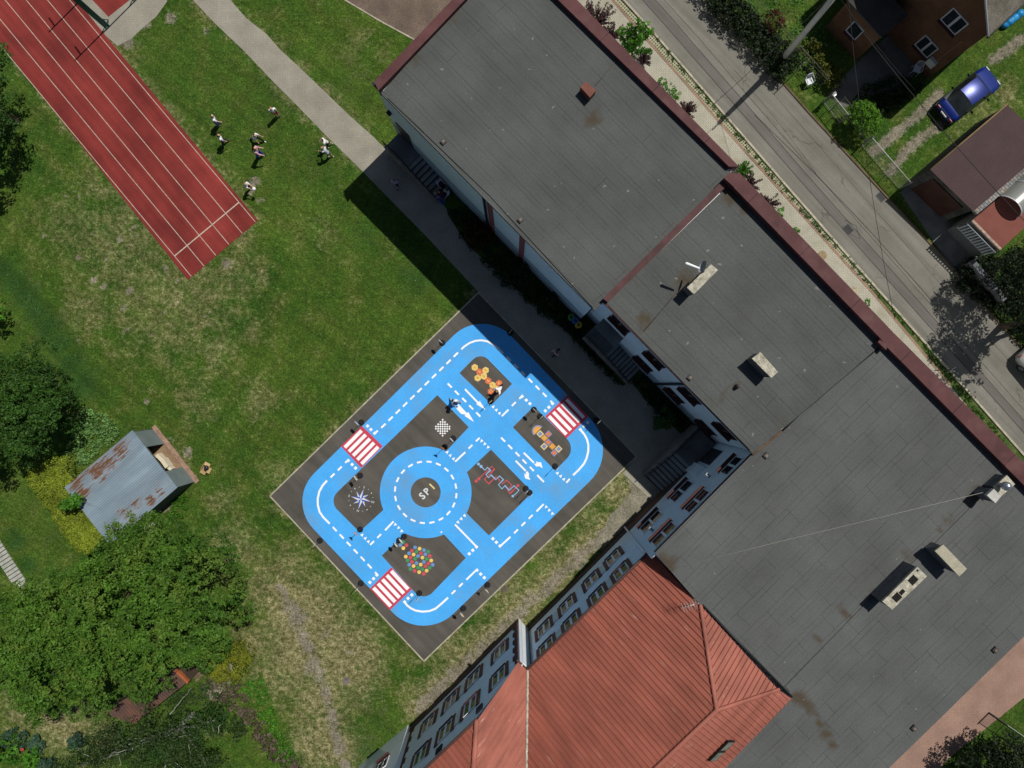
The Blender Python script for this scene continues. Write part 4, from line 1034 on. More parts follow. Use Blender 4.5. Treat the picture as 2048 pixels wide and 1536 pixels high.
def clumps_on(blobs, n, cr, seed, zmin=.2, shell=(.72, 1.0), upper=True):
    """smaller clumps spread over big rounded masses (centre, radii)"""
    g = np.random.default_rng(seed); out = []; wts = np.array([b[1][0] * b[1][1] for b in blobs]); wts = wts / wts.sum()
    for i in g.choice(len(blobs), n, p=wts):
        c, r = blobs[i]; d = g.normal(size=3); d /= np.linalg.norm(d)
        if upper: d[2] = abs(d[2]) if g.uniform() < .8 else d[2]
        k = g.uniform(*shell); p = np.array(c) + d * np.array(r) * k
        p[2] = max(zmin, p[2]); out.append((p, g.uniform(*cr)))
    return out

def layered(blobs, n, cr, seed, zmin, per=16, sub=(.13, .26), shell=(.80, 1.05)):
    """crown built up from flattened branch ends, each carrying small leaf clumps on its upper side"""
    g = np.random.default_rng(seed); out = []
    for p, r in clumps_on(blobs, n, cr, seed, zmin, shell):
        for i in range(int(per * (r / .7) ** 2) + 4):
            d = g.normal(size=3); d /= np.linalg.norm(d); d[2] = abs(d[2]) * .62 - .08
            q = p + d * r * g.uniform(.75, 1.05); q[2] = max(zmin, q[2]); out.append((q, g.uniform(*sub)))
    return out

BARK = M('bark', (.075, .055, .038), .95, var=.3, scale=3, fine=.4, bump=.6)
BIRCHBARK = M('birch_bark', (.27, .27, .24), .85, var=.35, scale=4, fine=.3)
def trunk(parent, base, crown_pts, r, mat=BARK, seed=0):
    rr = random.Random(seed); m = MB(); b = Vector(base); top = sum((Vector(c) for c in crown_pts), Vector()) / len(crown_pts)
    fork = b.lerp(top, .45); fork.z = top.z * .42
    m.tube([b - Vector((0, 0, .1)), b.lerp(fork, .5) + Vector((rr.uniform(-.1, .1), rr.uniform(-.1, .1), 0)), fork], [r * 1.25, r, r * .8], 10)
    for c in crown_pts:
        c = Vector(c); mid = fork.lerp(c, .5) + Vector((rr.uniform(-.3, .3), rr.uniform(-.3, .3), .3))
        m.tube([fork - Vector((0, 0, .1)), mid, c], [r * .6, r * .38, r * .12], 7)
        for k in range(3):
            e = c + Vector((rr.uniform(-1, 1), rr.uniform(-1, 1), rr.uniform(-.2, .8))) * 1.2; m.tube([mid.lerp(c, .4 + .2 * k), e], [r * .2, r * .05], 5)
    return m.build('trunk', [mat], parent)

def plant(name, label, cat, masses, n, cr, per, size, seed, leafmat, trunk_r=None, base=None, group=None, zmin=.15, barkmat=None, shell=(.72, 1.0), part='crown', tone=(.1, .95), up=.35, ar=1.8, branchy=False):
    """masses: (photo x, photo y, height of centre, radius px at that height, vertical radius m)"""
    B = []
    for x, y, h, rp, rz in masses:
        c = P(x, y, h); rad = rp / PPM * (1 - h / CAM_H); B.append((tuple(c), (rad, rad, rz)))
    cx = sum(b[0][0] for b in B) / len(B); cy = sum(b[0][1] for b in B) / len(B)
    if base is None: base = (cx, cy)
    t = thing(name, label, cat, (base[0], base[1], 0), 0, group)
    leaves(part, layered(B, n, cr, seed, zmin) if part == 'crown' and branchy else clumps_on(B, n, cr, seed, zmin, shell), per, size, seed + 1, [leafmat], t, tone, up, ar)
    if trunk_r: trunk(t, (base[0], base[1], 0), [b[0] for b in B], trunk_r, barkmat or BARK, seed)
    return t

L_BIG = mat_leaf('leaf_maple', (.020, .066, .006), (.090, .195, .020), patch=(.125, .205, .028))
L_DARK = mat_leaf('leaf_dark', (.012, .044, .006), (.055, .135, .018))
L_YEL = mat_leaf('leaf_golden', (.066, .108, .007), (.24, .30, .024), .15)
L_YEL2 = mat_leaf('leaf_golden_bush', (.050, .075, .006), (.20, .22, .016), .15)
L_BIRCH = mat_leaf('leaf_birch', (.012, .030, .006), (.048, .085, .020), patch=(.02, .07, .012))
L_BRIGHT = mat_leaf('leaf_bright', (.02, .09, .006), (.085, .24, .018))
L_WEED = mat_leaf('leaf_weed', (.06, .17, .03), (.20, .36, .11))
L_PURP = mat_leaf('leaf_purple', (.018, .008, .010), (.075, .034, .038), .1)
L_BLUE = mat_leaf('leaf_bluegreen', (.02, .055, .03), (.06, .12, .075))
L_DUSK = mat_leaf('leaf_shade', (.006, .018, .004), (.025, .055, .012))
L_NIGHT2 = mat_leaf('leaf_conifer', (.005, .013, .004), (.020, .044, .010), .1)
L_NIGHT = mat_leaf('leaf_thuja_vignette', (.004, .009, .003), (.014, .028, .008), .1)  # dark thuja green taken near black, lens vignette put into the leaf colour
L_RED = mat_leaf('leaf_redbrown', (.03, .012, .006), (.09, .035, .014))

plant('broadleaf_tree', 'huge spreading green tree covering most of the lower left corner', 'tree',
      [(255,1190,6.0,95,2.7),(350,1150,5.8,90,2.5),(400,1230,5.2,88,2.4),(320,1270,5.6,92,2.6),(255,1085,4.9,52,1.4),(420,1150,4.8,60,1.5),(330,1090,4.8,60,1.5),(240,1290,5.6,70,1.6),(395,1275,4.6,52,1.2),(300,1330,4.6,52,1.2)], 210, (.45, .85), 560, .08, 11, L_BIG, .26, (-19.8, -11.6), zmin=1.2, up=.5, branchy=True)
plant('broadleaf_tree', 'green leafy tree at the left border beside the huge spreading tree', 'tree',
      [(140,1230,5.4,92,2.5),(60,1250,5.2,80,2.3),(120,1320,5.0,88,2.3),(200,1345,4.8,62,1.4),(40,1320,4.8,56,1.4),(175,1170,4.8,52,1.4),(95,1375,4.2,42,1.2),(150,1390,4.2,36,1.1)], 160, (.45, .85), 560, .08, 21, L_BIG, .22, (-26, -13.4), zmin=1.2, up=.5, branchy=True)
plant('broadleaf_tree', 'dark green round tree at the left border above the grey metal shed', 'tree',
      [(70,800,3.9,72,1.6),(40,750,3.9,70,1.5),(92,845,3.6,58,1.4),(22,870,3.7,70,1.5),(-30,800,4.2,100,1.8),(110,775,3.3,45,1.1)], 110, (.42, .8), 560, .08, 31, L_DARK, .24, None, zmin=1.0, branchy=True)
plant('broadleaf_tree', 'dark tree mostly cut off by the upper left border with long shadow', 'tree',
      [(-66,190,3.8,95,1.7),(-44,125,3.6,62,1.4),(-56,270,3.4,80,1.4)], 150, (.3, .55), 380, .10, 41, L_DARK, .22, None, zmin=1.0)
plant('bush', 'small bright green bush cut by the left border above the dark round tree', 'bush', [(-6,620,1.6,24,.8)], 26, (.16, .3), 420, .1, 51, L_BRIGHT)
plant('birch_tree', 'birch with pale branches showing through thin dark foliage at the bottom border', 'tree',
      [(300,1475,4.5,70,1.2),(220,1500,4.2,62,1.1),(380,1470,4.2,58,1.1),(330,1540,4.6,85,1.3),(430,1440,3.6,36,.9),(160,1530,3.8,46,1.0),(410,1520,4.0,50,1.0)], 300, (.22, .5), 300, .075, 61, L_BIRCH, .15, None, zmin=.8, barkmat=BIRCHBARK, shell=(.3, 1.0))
m = MB(); 
bt = [o for o in bpy.data.objects if o.name.startswith('birch_tree')][0]
for L in ([(340,1428,4.9),(362,1400,4.6),(384,1376,4.0)], [(250,1500,5.6),(225,1507,5.5),(205,1520,5.2)], [(440,1450,4.2),(436,1475,4.4)]):
    m = MB(); q = [P(*x) for x in L]; pts = [q[0]]
    for a, b in zip(q, q[1:]):
        for f in (.25, .5, .75, 1): pts.append(a.lerp(b, f) + Vector((random.uniform(-.07, .07), random.uniform(-.07, .07), random.uniform(-.1, .1))))
    m.tube(pts, [.026 - .02 * i / len(pts) for i in range(len(pts))], 7); m.build('branch', [M('pale_branch', (.26, .26, .22), .85, var=.35, scale=5)], bt)
for i, (x, y, lab, lm, r, h) in enumerate(((15,1500,'round lime green bush in the bottom left corner', L_BRIGHT, 30, 1.2), (68,1515,'second lime green bush beside the red flower in the bottom left corner', L_BRIGHT, 20, 1.0), (30,1480,'low blue-green plant bordering the bare lawn at bottom left', L_BLUE, 26, .6), (75,1488,'blue-green plant at the tip of the bottom left bed', L_BLUE, 16, .5), (155,1480,'pale blue-green shrub at the upper edge of the birch', L_BLUE, 14, 1.2), (95,1535,'silvery shrub on the bottom border left of the birch', L_BLUE, 20, 1.0))):
    plant('bush', lab, 'bush', [(x, y, h * .5, r, h * .5)], 22 + r, (.1, .22), 650, .09, 70 + i * 3, lm)
q = P(43, 1499, .5); fl = thing('flower', 'red flower among the bushes in the bottom left corner', 'flower', (q.x, q.y, 0))
MB().tube([(q.x, q.y, 0), (q.x, q.y, .5)], .012, 6).build('stem', [L_BRIGHT], fl)
m = MB()
for k in range(7):
    a = k * .9; m.ball((q.x + .1 * math.cos(a), q.y + .06 * math.sin(a), .5), (.05, .045, .03), 8, 5)
m.build('petals', [plain('red_petal', (.5, .05, .05), .6)], fl)
plant('golden_bush', 'round golden conifer bush beside the brown sheet roof', 'bush', [(462,1322,1.1,42,1.0),(485,1305,.9,26,.8),(440,1335,.9,24,.8),(450,1300,.7,24,.6)], 260, (.12, .24), 800, .065, 90, L_YEL2)
# clipped golden hedge beside the shed
g = np.random.default_rng(5); cl = []
h0, h1 = P(82, 932, 1.9), P(184, 1098, 1.9)
for i in range(1100):
    t = g.uniform(0, 1); wv = g.uniform(-1, 1); p = h0.lerp(h1, t); nx = Vector((.83, .56, 0)); z = g.uniform(.3, 1.85) if abs(wv) > .86 else g.uniform(1.72, 1.88)
    cl.append((np.array(p + nx * wv * (1.3 - .35 * t)) * np.array([1, 1, 0]) + np.array([0, 0, z]), g.uniform(.15, .23)))
hd = thing('hedge', 'clipped golden hedge running along the left side of the grey metal shed', 'hedge', (*h0.lerp(h1, .5).to_2d(), 0))
leaves('foliage', cl, 800, .06, 6, [L_YEL], hd, (.1, 1.0), .9)
m = MB()
for i in range(9):
    p = h0.lerp(h1, i / 8); m.tube([(p.x, p.y, 0), (p.x, p.y, 1.6)], [.05, .02], 6)
m.build('stems', [BARK], hd)
plant('bush', 'bright green sapling overhanging the left edge of the shed roof', 'bush', [(147,1003,2.9,15,.4),(136,1012,2.8,12,.4),(160,998,2.9,8,.3)], 26, (.12, .25), 420, .12, 97, L_BRIGHT, .04)
# weeds and climbing growth, uncounted ground cover
def cover(name, outline, n, seed, lm, z=(.04, .2), r=(.08, .18), per=700, size=.07):
    g = np.random.default_rng(seed); xs = [p[0] for p in outline]; ys = [p[1] for p in outline]; out = []
    def inside(x, y):
        c = False; j = len(outline) - 1
        for i in range(len(outline)):
            (xi, yi), (xj, yj) = outline[i], outline[j]
            if (yi > y) != (yj > y) and x < (xj - xi) * (y - yi) / (yj - yi) + xi: c = not c
            j = i
        return c
    while len(out) < n:
        x, y = g.uniform(min(xs), max(xs)), g.uniform(min(ys), max(ys))
        if inside(x, y):
            p = P(x, y); out.append((np.array([p.x, p.y, g.uniform(*z)]), g.uniform(*r)))
    o = leaves(name, out, per, size, seed + 1, [lm], None); o['kind'] = 'structure' if False else 'stuff'
    return o
cover('weeds', [(150,855),(170,815),(215,830),(245,865),(200,905),(140,960),(122,930)], 420, 101, L_WEED)
cover('weeds', [(486,1375),(520,1340),(545,1400),(560,1460),(590,1500),(600,1536),(575,1536),(540,1470)], 260, 103, L_BRIGHT)
cover('undergrowth', [(420,1345),(480,1360),(505,1410),(560,1480),(610,1536),(560,1536),(500,1450),(440,1400),(400,1390)], 150, 105, mat_leaf('dry_stems', (.05, .038, .025), (.16, .125, .09)), (.05, .4), (.1, .25), 500, .09)
cover('undergrowth', [(340,1390),(420,1360),(470,1410),(500,1460),(480,1480),(420,1420),(330,1430)], 140, 107, L_BIRCH, (.05, .5), (.1, .25), 450, .09)
cover('weeds', [(345,1000),(370,985),(385,1010),(360,1050),(330,1050)], 50, 109, L_BRIGHT)
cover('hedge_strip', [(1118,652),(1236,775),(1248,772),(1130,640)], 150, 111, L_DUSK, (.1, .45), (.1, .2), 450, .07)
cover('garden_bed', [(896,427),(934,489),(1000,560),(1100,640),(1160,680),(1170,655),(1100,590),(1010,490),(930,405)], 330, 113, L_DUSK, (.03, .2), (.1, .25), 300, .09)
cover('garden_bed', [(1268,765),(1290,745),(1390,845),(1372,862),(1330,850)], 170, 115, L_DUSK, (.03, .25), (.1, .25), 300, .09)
cover('verge_weeds', [(1255,10),(1300,60),(1440,222),(1560,362),(1712,532),(1860,700),(2010,880),(1990,885),(1845,690),(1700,530),(1555,372),(1430,222)], 260, 117, mat_leaf('verge_leaf', (.02, .06, .008), (.075, .15, .02)), (.02, .10), (.07, .16), 500, .07)
cover('garden_growth', [(1520,-20),(1600,-10),(1640,40),(1660,110),(1630,190),(1560,100)], 200, 119, L_WEED, (.03, .12), (.06, .12), 500, .06)
cover('garden_growth', [(1700,190),(1790,150),(1850,170),(1800,215),(1740,250)], 200, 121, L_DUSK, (.05, .4), (.12, .3), 260, .1)
cover('garden_growth', [(1890,560),(1930,520),(1960,510),(2060,500),(2060,700),(2040,690),(2000,640)], 620, 123, L_NIGHT, (.1, .6), (.12, .3), 260, .1)  # near-black cover added to darken the ground at this border, vignette as colour
# shrubs along the school
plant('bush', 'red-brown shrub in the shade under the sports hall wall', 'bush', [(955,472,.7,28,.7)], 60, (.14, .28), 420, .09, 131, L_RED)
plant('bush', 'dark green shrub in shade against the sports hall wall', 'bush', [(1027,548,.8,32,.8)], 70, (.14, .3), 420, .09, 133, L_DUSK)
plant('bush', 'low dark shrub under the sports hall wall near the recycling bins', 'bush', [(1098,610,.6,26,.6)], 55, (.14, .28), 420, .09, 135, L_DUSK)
plant('bush', 'rounded green bush in the shaded bed below the middle wing', 'bush', [(1327,836,.9,19,.9),(1322,850,.7,15,.6)], 70, (.12, .24), 560, .08, 137, mat_leaf('leaf_bed', (.02, .06, .008), (.07, .15, .02)))
def spiky(label, x, y, h, rp, n, seed, lm, cat='bush'):
    """shrub of many upright arching shoots"""
    g = np.random.default_rng(seed); b = P(x, y, 0); t = thing('barberry_bush' if lm is L_PURP else 'shrub', label, cat, (b.x, b.y, 0))
    m = MB(); cl = []
    for i in range(n):
        a = g.uniform(0, 2 * math.pi); k = g.uniform(.1, 1) ** .6; rr = rp / PPM * k; hh = h * g.uniform(.6, 1.0) * (1 - .3 * k)
        e = b + Vector((math.cos(a) * rr, math.sin(a) * rr, hh)); mid = b.lerp(e, .5) + Vector((0, 0, hh * .18))
        m.tube([b, mid, e], [.016, .011, .004], 5)
        for f in np.linspace(.3, 1, 6):
            p = (b.lerp(mid, f * 2) if f < .5 else mid.lerp(e, f * 2 - 1)); cl.append((np.array(p), g.uniform(.06, .10)))
    m.build('stems', [BARK], t); leaves('foliage', cl, 2200, .055, seed + 1, [lm], t)
    return t
for x, y, h, r, n, lab in ((1195,28,1.8,40,60,'large purple barberry behind the parapet at the top of the sports hall'),(1228,62,1.3,24,34,'purple barberry between the large barberry and the tall green shrub'),(1290,112,1.0,17,24,'small purple barberry right below the tall green shrub'),
        (1376,218,1.0,20,30,'purple barberry alone beside the parapet halfway along the sports hall'),(1502,366,1.1,25,36,'purple barberry at the corner where the two maroon parapets meet'),(1538,404,1.1,24,36,'dark purple barberry just right of the parapet corner on the pavers')):
    spiky(lab, x - (x - 1024) * h * .018, y - (y - 768) * h * .018, h, r, n, int(x), L_PURP)
spiky('green upright shrub at the parapet corner beside the purple barberry', 1484, 345, .9, 17, 26, 997, L_BRIGHT)
g = np.random.default_rng(77); b = P(1248, 118, 0); rt = thing('robinia_sapling', 'tall bright green shrub with upright branches leaning over the sidewalk', 'shrub', (b.x, b.y, 0))
m = MB(); cl = []
for x, y, h in ((1293,50,3.2),(1305,58,3.1),(1278,45,3.0),(1262,52,2.7),(1245,58,2.5),(1300,100,1.6),(1285,75,2.9),(1265,85,2.2)):
    e = P(x, y, h); mid = b.lerp(e, .5) + Vector((0, 0, .3)); m.tube([b, mid, e], [.04, .025, .01], 6)
    for f in np.linspace(.35, 1, 14):
        p = b.lerp(mid, f * 2) if f < .5 else mid.lerp(e, f * 2 - 1); cl.append((np.array(p) + g.normal(scale=.07, size=3), g.uniform(.12, .22)))
m.build('stems', [BARK], rt); leaves('foliage', cl, 900, .09, 78, [L_BRIGHT], rt)
for i, (x, y, r, lab) in enumerate(((1338,180,13,'small green plant by the parapet above the lone barberry'),(1325,165,9,'tiny green plant by the parapet on the sidewalk edge'),(1352,190,9,'second tiny green plant near the lone barberry'),(1560,425,10,'small bright green plant right of the dark purple barberry'),(1590,462,7,'lone bright green tuft beside the parapet on the pavers'),(1732,606,7,'little green tuft beside the parapet near the verge'))):
    plant('small_plant', lab, 'plant', [(x, y, .3, r, .3)], 10 + r, (.06, .12), 1500, .06, 140 + i * 2, L_BRIGHT)
# street garden side
g = np.random.default_rng(9); cl = []
HB_ = [(1412,-60),(1468,10),(1536,75),(1590,134)]
for i in range(460):
    t = g.uniform(0, len(HB_) - 1.001); k = int(t); a, c = P(*HB_[k], 1.3), P(*HB_[k + 1], 1.3); p = a.lerp(c, t - k); nx = Vector((.7, .7, 0)) * g.uniform(-.95, .95)
    cl.append((np.array([p.x + nx.x, p.y + nx.y, g.uniform(.35, .85)]), g.uniform(.16, .3)))
o = P(1510, 70); hd = thing('hedge', 'dark roadside hedge in front of the brick house garden', 'hedge', (o.x, o.y, 0)); leaves('foliage', cl, 420, .09, 10, [L_NIGHT], hd)
plant('golden_hedge', 'low mossy golden hedge by the path of the brick house', 'hedge', [(1620,100,.5,26,.45),(1645,130,.5,26,.45),(1665,155,.5,24,.45)], 90, (.12, .25), 500, .08, 150, mat_leaf('leaf_olive', (.03, .045, .005), (.10, .105, .012)))
plant('bush', 'brown dry shrub under the concrete pole', 'bush', [(1545,45,.7,22,.6)], 40, (.12, .25), 380, .09, 152, L_RED)
plant('clipped_bush', 'round clipped bright green bush beside the driveway gate', 'bush', [(1728,234,1.25,27,.9),(1737,248,1.05,24,.8),(1720,224,1.05,22,.8)], 360, (.09, .17), 1300, .055, 154, mat_leaf('leaf_clipped', (.05, .14, .010), (.13, .30, .022)))
plant('conifer_tree', 'dark tall conifer by the road at the right border below the red terrace', 'tree', [(2018,545,3.0,44,1.5),(2042,525,3.2,42,1.5),(2045,580,2.8,40,1.3)], 230, (.16, .32), 420, .08, 156, L_NIGHT, None, None, zmin=.3)
plant('broadleaf_tree', 'dark green tree at the right border over the parked pale car', 'tree', [(2058,640,3.6,46,1.3),(2095,610,4.5,76,1.6),(2048,665,3.0,28,.9)], 190, (.2, .4), 260, .11, 158, L_NIGHT2, .16, tuple(P(2062, 655, 0).to_2d()), zmin=1.0, shell=(.4, 1.0))
plant('broadleaf_tree', 'thin open tree beyond the right border that throws the lacy shadow on the road', 'tree', [(2165,600,6.5,60,1.4),(2200,640,7,66,1.4),(2150,660,6,50,1.2)], 75, (.2, .4), 120, .14, 160, L_DUSK, .18, None, zmin=2.0, shell=(.5, 1.0))
plant('conifer_tree', 'wide dark conifer in the bottom right corner beside the brick yard', 'tree', [(1968,1535,1.7,55,1.1),(2008,1498,1.8,42,1.1),(2040,1560,2.0,76,1.2)], 520, (.16, .32), 420, .085, 162, L_NIGHT)
# ------------------------------------------------------------------ toy traffic signs
SF = {'cream': plain('sign_cream', (.74, .66, .50), .5), 'white': plain('sign_white', (.78, .78, .76), .45), 'red': plain('sign_red', (.55, .03, .03), .5), 'yellow': plain('sign_yellow', (.80, .50, .05), .5),
      'blue': plain('sign_blue', (.03, .13, .5), .5), 'back': plain('sign_back', (.50, .48, .44), .5), 'pole': plain('sign_pole', (.10, .10, .11), .5), 'green': plain('sign_green', (.1, .35, .15), .5)}
SG = 'toy traffic signs standing around the painted court'
def shape(kind, r):
    if kind == 'round': return [(r * math.cos(2 * math.pi * i / 28), r * math.sin(2 * math.pi * i / 28)) for i in range(28)]
    if kind == 'triangle': return [(0, -r * 1.0), (r * .95, r * .62), (-r * .95, r * .62)]
    if kind == 'diamond': return [(0, -r * 1.15), (r * 1.15, 0), (0, r * 1.15), (-r * 1.15, 0)]
    if kind == 'warning': return [(0, r * 1.0), (-r * .95, -r * .62), (r * .95, -r * .62)]
    return [(-r * .9, -r * .9), (r * .9, -r * .9), (r * .9, r * .9), (-r * .9, r * .9)]
def sign(bx, by, kind, face, ang, label, h=1.36):
    """ang = compass direction (degrees in plan) the face looks to; face = (border, fill, symbol)"""
    b = P(bx, by, .02); t = thing('traffic_sign', label, 'sign', b, R(ang), SG)
    m = MB(); m.tube([(0, 0, 0), (0, 0, .02), (0, 0, .06), (0, 0, .075)], [.185, .19, .18, .12], 24, cap=False); m.build('base', [BLACK], t, True)
    MB().tube([(0, 0, .05), (0, 0, h + .15)], .013, 8).build('pole', [SF['pole']], t, True)
    def plate(r, x, d, mi, m, kd=kind):
        o = shape(kd, r); n = len(o)
        m.add([(x, p[0], p[1] + h) for p in o] + [(x + d, p[0], p[1] + h) for p in o], [tuple(range(n))[::-1], tuple(range(n, 2 * n))] + [(i, (i + 1) % n, n + (i + 1) % n, n + i) for i in range(n)], mi)
    m = MB(); plate(.17, .016, .014, 0, m); plate(.135, .030, .003, 1, m)
    if face[2]: plate(.062, .033, .002, 2, m, 'square' if kind != 'diamond' else 'diamond')
    p = m.build('plate', [SF[face[0]], SF[face[1]], SF[face[2] or 'white']], t, True)
    return t
W_, Y_, C_ = ('red', 'white', None), ('red', 'yellow', None), ('cream', 'cream', 'white')
SIGNS = [(884.8,685.8,'round',('white','cream',None),45,'round sign on the upper left rim, nearest the top corner of the court'),
 (723,844.6,'square',('white','blue','white'),45,'square crossing sign beside the left red and white zebra crossing'),
 (720.5,950.9,'square',('cream','cream','green'),35,'square cream sign between the compass rose and the left zebra crossing'),
 (720.5,1058.7,'triangle',('red','yellow',None),45,'yellow triangle sign at the lower tip of the compass rose island'),
 (639.9,1081,'round',('cream','white',None),-42,'round pale sign on the lower left rim with its shadow reaching onto grass'),
 (808,1072.7,'diamond',('white','cream',None),40,'diamond sign closest to the roundabout above the coloured dots'),
 (798.5,1080.5,'round',('cream','cream',None),40,'round sign right behind the diamond sign above the coloured dots'),
 (889.8,893.4,'triangle',('red','yellow',None),58,'yellow triangle sign at the roundabout rim below the chessboard'),
 (906.6,876.7,'round',('white','white',None),45,'round white sign at the right corner of the chessboard island'),
 (981.2,802.3,'round',('cream','cream',None),-48,'edge-on cream sign at the lower corner of the honeycomb island'),
 (1020.4,665.8,'round',('cream','cream',None),-40,'sign standing alone in the building shadow at the top right rim'),
 (1067.7,819.2,'round',('cream','cream',None),45,'round sign with a disc shadow at the top corner of the hopscotch island'),
 (1080,832.7,'round',('cream','cream',None),-45,'edge-on sign next to the right zebra crossing above the hopscotch'),
 (1192.2,840.9,'round',('cream','cream',None),-45,'sign in shade with a sunlit plate beside the right zebra crossing'),
 (1110.2,932.3,'round',('white','white',None),-45,'sign at the bottom corner of the hopscotch island'),
 (1051.4,977,'round',('white','white',None),-45,'upper one of the two touching signs at the zigzag game corner'),
 (1059.2,985,'round',('white','cream',None),-42,'lower one of the two touching signs at the zigzag game corner'),
 (721.9,1166.4,'round',('cream','cream',None),-40,'sign on the lower left rim just before the bottom zebra crossing'),
 (838.7,1186,'round',('white','white',None),-45,'sign at the rounded tip of the dot game island behind the bottom zebra crossing'),
 (974.8,1169.4,'triangle',('cream','cream',None),45,'cream triangle sign on the lower right rim'),
 (926.6,1216.2,'diamond',('cream','cream','yellow'),45,'cream diamond sign on the lower right rim nearest the bottom corner')]
for s in SIGNS: sign(*s)

# ------------------------------------------------------------------ people
SKIN = [M('skin_light', (.56, .33, .23), .6, var=.05, fine=.03), M('skin_tan', (.46, .25, .16), .6, var=.05, fine=.03)]
def cloth(n, c): return M('cloth_' + n, c, .9, var=.12, scale=4, fine=.08, fscale=40)
CL = {'white': cloth('white', (.82, .82, .86)), 'greywhite': cloth('grey_white', (.55, .56, .60)), 'lilac': cloth('lilac', (.36, .36, .55)), 'jeans': cloth('jeans', (.07, .11, .34)), 'navy': cloth('navy', (.016, .02, .055)), 'red': cloth('red', (.6, .03, .02)),
      'black': cloth('black', (.014, .014, .018)), 'royal': cloth('royal_blue', (.015, .05, .60)), 'pink': cloth('pink', (.62, .35, .40)), 'darkred': cloth('dark_red', (.12, .02, .025)), 'grey': cloth('grey', (.2, .2, .22))}
HAIRM = {'brown': M('hair_brown', (.075, .035, .015), .6, fine=.3), 'blond': M('hair_blond', (.32, .20, .085), .6, fine=.3), 'dark': M('hair_dark', (.014, .010, .009), .55, fine=.3), 'redbrown': M('hair_red', (.13, .03, .015), .6, fine=.3)}
SHOE = {'dark': plain('shoe_dark', (.02, .02, .025), .7), 'white': plain('shoe_white', (.7, .7, .7), .6)}
MOUTH = plain('lips', (.4, .12, .10), .5); EYEW = plain('eye_white', (.8, .8, .8), .3); EYED = plain('eye_dark', (.02, .015, .012), .2)

def fuse(mb, name, mats, parent, voxel):
    """turn overlapping pieces into one continuous skin"""
    me = mb.mesh(name, mats); o = bpy.data.objects.new('fuse', me); COL.objects.link(o)
    md = o.modifiers.new('r', 'REMESH'); md.mode = 'VOXEL'; md.voxel_size = voxel; md.use_smooth_shade = True
    sm = o.modifiers.new('s', 'SMOOTH'); sm.iterations = 3; sm.factor = .5
    bpy.context.view_layer.update()
    out = bpy.data.meshes.new_from_object(o.evaluated_get(bpy.context.evaluated_depsgraph_get())); out.name = name
    bpy.data.objects.remove(o); bpy.data.meshes.remove(me)
    out.polygons.foreach_set('use_smooth', [True] * len(out.polygons))
    return out

